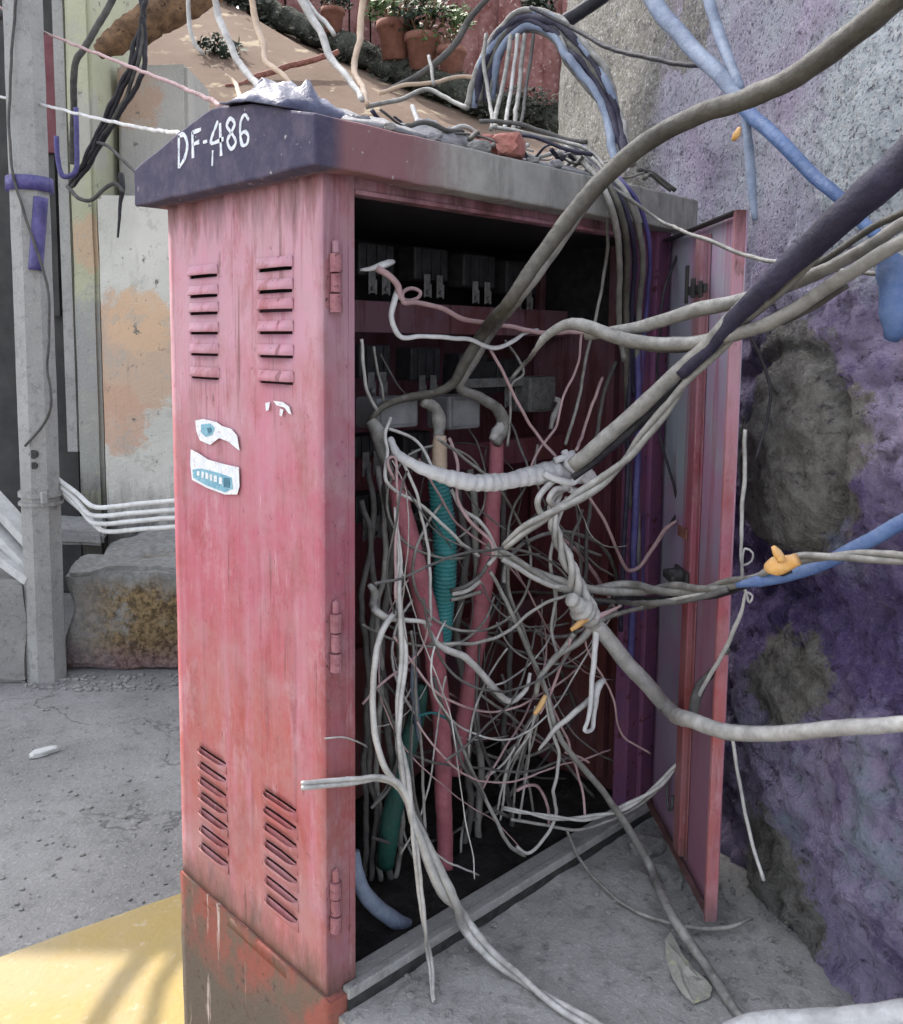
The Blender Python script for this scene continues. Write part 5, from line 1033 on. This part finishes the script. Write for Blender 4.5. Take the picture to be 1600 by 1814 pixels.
# ------------------------------------------------------------------ named thin wires
gw = 'wires of the tangle in the opening'
WL = (
 ([(642, 600, .05), (644, 640, .05), (650, 680, .05), (662, 710, .05), (672, 725, .05)], 8, 'pale', 'pale wire bowing down beside the left post below the crossbar'),
 ([(664, 612, .08), (668, 650, .08), (674, 685, .08), (678, 712, .08)], 6, 'grey', 'short grey wire right of the bowing pale one'),
 ([(672, 630, .12), (690, 665, .12), (710, 690, .12), (722, 705, .12)], 4, 'dark', 'thin dark wire slanting behind the left junction box'),
 ([(692, 740, .06), (684, 770, .05), (690, 800, .04), (684, 825, .03), (682, 850, .02), (700, 870, .02), (730, 885, .01), (760, 905, .0), (790, 930, -.01), (820, 965, -.02), (850, 985, -.02)], 8, 'pale', 'pale wire looping from the left terminals across the teal hose'),
 ([(690, 760, .06), (715, 770, .05), (745, 792, .03), (765, 825, .0), (775, 845, -.02)], 7, 'pale', 'pale wire joining the taped bundle from above'),
 ([(700, 850, .02), (690, 830, .02), (688, 815, .03), (698, 812, .03), (702, 840, .02), (702, 900, .01), (700, 960, .0), (704, 1010, .0), (700, 1060, -.01)], 7, 'pink', 'pink wire looping down left of the left red hose'),
 ([(712, 815, .02), (728, 845, .01), (742, 880, .0), (750, 930, .0), (760, 990, .0), (765, 1050, .0), (765, 1100, .0)], 7, 'pale', 'pale wire running down beside the teal hose'),
 ([(795, 775, .05), (805, 800, .04), (812, 840, .02), (816, 880, .0), (830, 910, -.02), (850, 935, -.03), (872, 960, -.04), (872, 985, -.04)], 8, 'pink', 'pink wire falling from the yellow collar to the cable crossing'),
 ([(800, 870, .02), (820, 905, .0), (850, 920, -.02), (868, 945, -.03), (876, 980, -.03), (862, 1000, -.03)], 9, 'pale', 'pale wire bowing right of the teal hose'),
 ([(1000, 870, -.05), (960, 905, -.05), (920, 935, -.04), (890, 965, -.03), (870, 990, -.03), (850, 1020, -.02), (820, 1040, .0), (800, 1046, .02)], 9, 'dark', 'dark wire curving left from the knot to the teal hose'),
 ([(800, 1050, .04), (830, 1045, .03), (850, 1030, .02)], 10, 'pale', 'short pale wire stub right of the teal hose'),
 ([(800, 1062, .05), (835, 1056, .04), (852, 1052, .04)], 9, 'grey', 'second short stub below the pale stub'),
 ([(890, 990, -.04), (930, 1012, -.06), (970, 1035, -.08), (1015, 1045, -.09)], 12, 'pale', 'pale wire running along under the level grey cable'),
 ([(760, 1140, .0), (800, 1142, -.02), (850, 1138, -.03), (900, 1118, -.04), (940, 1085, -.06), (980, 1062, -.08), (1030, 1050, -.1)], 8, 'grey', 'grey wire rising in a long bow from the red hose to the level cable'),
 ([(755, 1105, -.01), (780, 1145, -.02), (820, 1165, -.03), (850, 1195, -.04), (880, 1225, -.05), (905, 1238, -.05), (930, 1222, -.05), (940, 1195, -.05)], [10, 14, 17, 17, 17, 14, 11, 8], 'pale', 'stout pale cable dipping in a hook before the red hose'),
 ([(660, 1075, .02), (680, 1090, .0), (705, 1098, -.01), (740, 1102, -.02), (765, 1110, -.02)], [18, 16, 12, 10, 10], 'pale', 'knotted pale wire crossing the left red hose'),
 ([(652, 1035, .04), (664, 1050, .04), (660, 1070, .04), (668, 1090, .02)], [10, 22, 22, 12], 'grey', 'torn grey cable clump beside the left post'),
 ([(756, 1095, -.02), (752, 1130, -.01), (738, 1160, .0), (700, 1190, .01), (668, 1215, .02), (640, 1245, .03)], 6, 'pink', 'pink wire slanting left from the red hose to the post'),
 ([(575, 1308, -.012), (600, 1306, -.014), (628, 1308, -.006), (650, 1320, .02)], 4, 'pale', 'thin pale wire poking across the left post'),
 ([(870, 1010, -.02), (895, 1060, -.02), (925, 1120, -.03), (950, 1180, -.04), (965, 1225, -.05)], 7, 'pink', 'pink wire slanting down to the orange tape'),
 ([(1018, 1125, -.1), (985, 1165, -.08), (955, 1200, -.06), (948, 1230, -.05)], 12, 'grey', 'grey wire from the joint down to the orange tape'),
 ([(1010, 1130, -.1), (1000, 1170, -.08), (985, 1210, -.06), (970, 1245, -.05), (958, 1265, -.05)], 7, 'pink', 'pinkish wire from the joint down to the orange tape'),
 ([(1048, 1238, -.12), (1010, 1270, -.1), (980, 1300, -.08), (955, 1330, -.06)], [14, 13, 12, 6], 'pale', 'stubby pale cable slanting left below the folded wire'),
 ([(965, 1230, -.05), (980, 1290, -.06), (988, 1350, -.06), (980, 1400, -.06), (985, 1450, -.05), (960, 1490, -.03), (935, 1512, -.01), (915, 1500, .0)], 8, 'pale', 'pale wire with a loop at the sill'),
 ([(800, 1275, .02), (830, 1350, .01), (855, 1410, .0), (880, 1460, -.02), (905, 1500, -.03), (930, 1518, -.03)], 9, 'grey', 'grey wire slanting down right to the sill'),
 ([(770, 1200, .03), (790, 1270, .02), (815, 1340, .01), (845, 1395, .0), (870, 1430, .0), (900, 1442, .0)], 8, 'dark', 'dark wire slanting down right beside the red hose'),
 ([(915, 1400, .0), (935, 1392, -.01), (958, 1402, -.01), (972, 1430, -.02), (978, 1460, -.02)], 7, 'pink', 'pink wire arching above the sill'),
 ([(720, 1330, .04), (760, 1345, .03), (810, 1358, .02), (860, 1365, .0), (920, 1370, -.02), (980, 1355, -.04), (1010, 1342, -.05)], 6, 'dark', 'thin dark wire sagging across the lower opening'),
 ([(740, 1268, .05), (770, 1262, .05), (800, 1275, .05)], 6, 'teal', 'teal wire end at the dark green hose'),
 ([(730, 1120, .03), (735, 1200, .02), (742, 1290, .02), (748, 1380, .02), (752, 1470, .01)], 7, 'grey', 'grey wire standing between vertical cable and red hose'),
 ([(1030, 590, .02), (1020, 650, .02), (1000, 700, .01), (985, 760, .0), (960, 790, .0), (935, 835, .0)], 6, 'pink', 'pink wire falling steeply to the taped bundle'),
 ([(870, 620, .04), (895, 665, .03), (920, 715, .02), (950, 765, .01), (985, 815, -.03)], 7, 'pink', 'straight pink wire crossing to the knot from upper left'),
 ([(895, 600, .06), (918, 630, .06), (930, 660, .05), (910, 680, .05), (905, 735, .05), (900, 790, .05)], 6, 'grey', 'grey wire bent like a hook above the right red hose'),
 ([(905, 750, .05), (920, 790, .03), (935, 830, .0), (930, 860, -.03), (908, 905, -.03), (900, 960, -.03)], 6, 'dark', 'dark wire passing in front of the taped bundle'),
 ([(1068, 670, .02), (1050, 720, .01), (1030, 770, .0), (1020, 800, -.05)], 7, 'pink', 'pink wire dropping to the knot from upper right'),
 ([(1090, 640, .03), (1060, 740, .03), (1045, 850, .02), (1042, 960, .02), (1038, 1040, .01)], 9, 'dark', 'dark standing cable at the right of the opening'),
 ([(1030, 1090, -.1), (1040, 1150, -.08), (1070, 1200, -.1), (1085, 1240, -.1), (1100, 1300, -.1), (1150, 1335, -.13)], 5, 'pink', 'thin pink wire trailing down right from the joint'),
 ([(960, 1210, -.04), (985, 1270, -.04), (1010, 1330, -.05), (1030, 1400, -.06), (1035, 1445, -.07)], 6, 'pink', 'thin pink wire dropping from the orange tape to the sill'),
 ([(1000, 1330, -.05), (1030, 1342, -.07), (1045, 1350, -.08)], 5, 'pink', 'tiny pink wire crossing the diagonal cable'),
 ([(985, 1160, -.03), (975, 1110, -.03), (985, 1060, -.04), (975, 1000, -.05), (985, 930, -.06), (1000, 880, -.07)], 8, 'pale', 'pale wire rising from the orange tape to the knot'),
 ([(1010, 1130, .0), (1020, 1050, .0), (1010, 970, .0), (1030, 900, .0)], 8, 'dark', 'dark wire behind the dropping pale cable'),
 ([(950, 1190, .02), (930, 1120, .02), (905, 1050, .02), (900, 1000, .02)], 8, 'grey', 'grey wire rising behind the slanting pink one'),
)
for pts, wd, mt, lab in WL: cable('wire', lab, 'wire', pts, [v_*.82 for v_ in wd] if isinstance(wd, list) else wd*.82, mt, gw, .007, step=.009)
cable('tape', 'orange tape wrapped round the lower wires', 'tape', [(968, 1232, -.06), (958, 1250, -.06), (948, 1264, -.06)], [7, 10, 7], 'orange', lump=.25, step=.004)
# fan of thin wires below the tape
fl = ['hair-thin dusty wire fanning out below the orange tape']
for i in range(9):
    x1 = 862+i*8+random.uniform(-4, 4); y1 = 1400+random.uniform(-30, 60)
    cable('wire', fl[0], 'wire', [(955+random.uniform(-6, 6), 1250, -.05), ((955*2+x1)/3+random.uniform(-6, 6), 1300, -.03), ((955+x1*2)/3+random.uniform(-6, 6), 1350, .0), (x1, y1, .03)], 4.5, random.choice(('grey', 'pale', 'grey', 'dark')), 'wires fanned below the orange tape', .004)
# the deep tangle: wires that sag, turn back and loop
random.seed(23); made = 0
while made < 64:
    x, y = random.uniform(655, 1030), random.uniform(770, 1330); ang = random.uniform(.5, 2.7); turn = random.gauss(0, .25); Y = random.uniform(.10, .26) if random.random() < .68 else random.uniform(-.05, .06); pts = []
    n_ = random.randrange(9, 26); st_ = random.uniform(24, 40); turn = random.gauss(0, .16)
    for k in range(n_):
        if x < 640 or x > 1120 or y < 720 or y > 1700-(x-610)*.595: break
        pts.append((x, y, min(.3, max(-.09, Y))))
        turn += random.gauss(0, .075); turn *= .95; ang += turn; Y += random.uniform(-.02, .016)
        x += math.cos(ang)*st_; y += math.sin(ang)*st_*1.05
    if len(pts) < 7: continue
    made += 1
    cable('wire', 'hair-thin dirty wire deep in the tangle inside the cabinet', 'wire', pts, random.choice((2.6, 3.2, 3.8, 4.6, 5.4, 7.0)), random.choice(('dark', 'grey', 'grey', 'dark', 'pink', 'pale', 'grey', 'dark')), 'thin wires deep in the tangle', .005, step=.013, sides=6)
# loose wires strewn over the front slope of the roof
rl = 'dusty thin wire strewn flat over the rubble on the cabinet roof'
for i in range(26):
    X = random.uniform(.15, .95); Y = random.uniform(.0, .2); ang = random.uniform(-.5, .5); P = []
    for k in range(random.randrange(5, 9)):
        if X > 1.04 or X < -.02 or Y < -.045 or Y > .26: break
        P.append(Vector((X, Y, roof_z(Y)+.010+random.uniform(0, .035)))); ang += random.gauss(0, .45); X += math.cos(ang)*.06; Y += math.sin(ang)*.045
    if len(P) < 3: continue
    bm = bmesh.new(); tube(bm, P, random.uniform(.002, .0055), .012, 6, .004, 300+i, lump=.1)
    tag(link_mesh('wire', bm, random.choice(('grey', 'dark', 'pale', 'olive', 'navy')), None, True), rl, 'wire', 'loose wires strewn over the roof')
# overhead lines whose shadows cross the yellow kerb
def overhead(lab, a, b, h0, h1, wpx):
    A, B = onZ(a[0], a[1], GZ+.03), onZ(b[0], b[1], GZ+.03); d = B-A
    A, B = A-d*.6, B+d*1.2
    P = []
    for k in range(7):
        f = k/6; g_ = A.lerp(B, f); P.append(g_ + sd*((h0+(h1-h0)*f)/sd.z) - UP*.1*math.sin(math.pi*f))
    bm = bmesh.new(); tube(bm, P, wpx, .08, 8, .006, 77); tag(link_mesh('overhead_cable', bm, 'black', None, True), lab, 'cable')
overhead('overhead black cable high at left, nearer of two above the kerb', (190, 1825), (325, 1665), 2.9, 3.1, .026)
overhead('overhead black cable high at left, farther of two above the kerb', (280, 1835), (330, 1745), 2.9, 3.2, .020)

for o in bpy.data.objects:
    if o.parent is None and o.get('label') and not o.get('kind'): o['kind'] = 'thing'
    if '_o' in o: del o['_o']
    if o.parent is not None:
        for k in ('category', 'group'):
            if k in o: del o[k]
        if o.get('label') == '': del o['label']
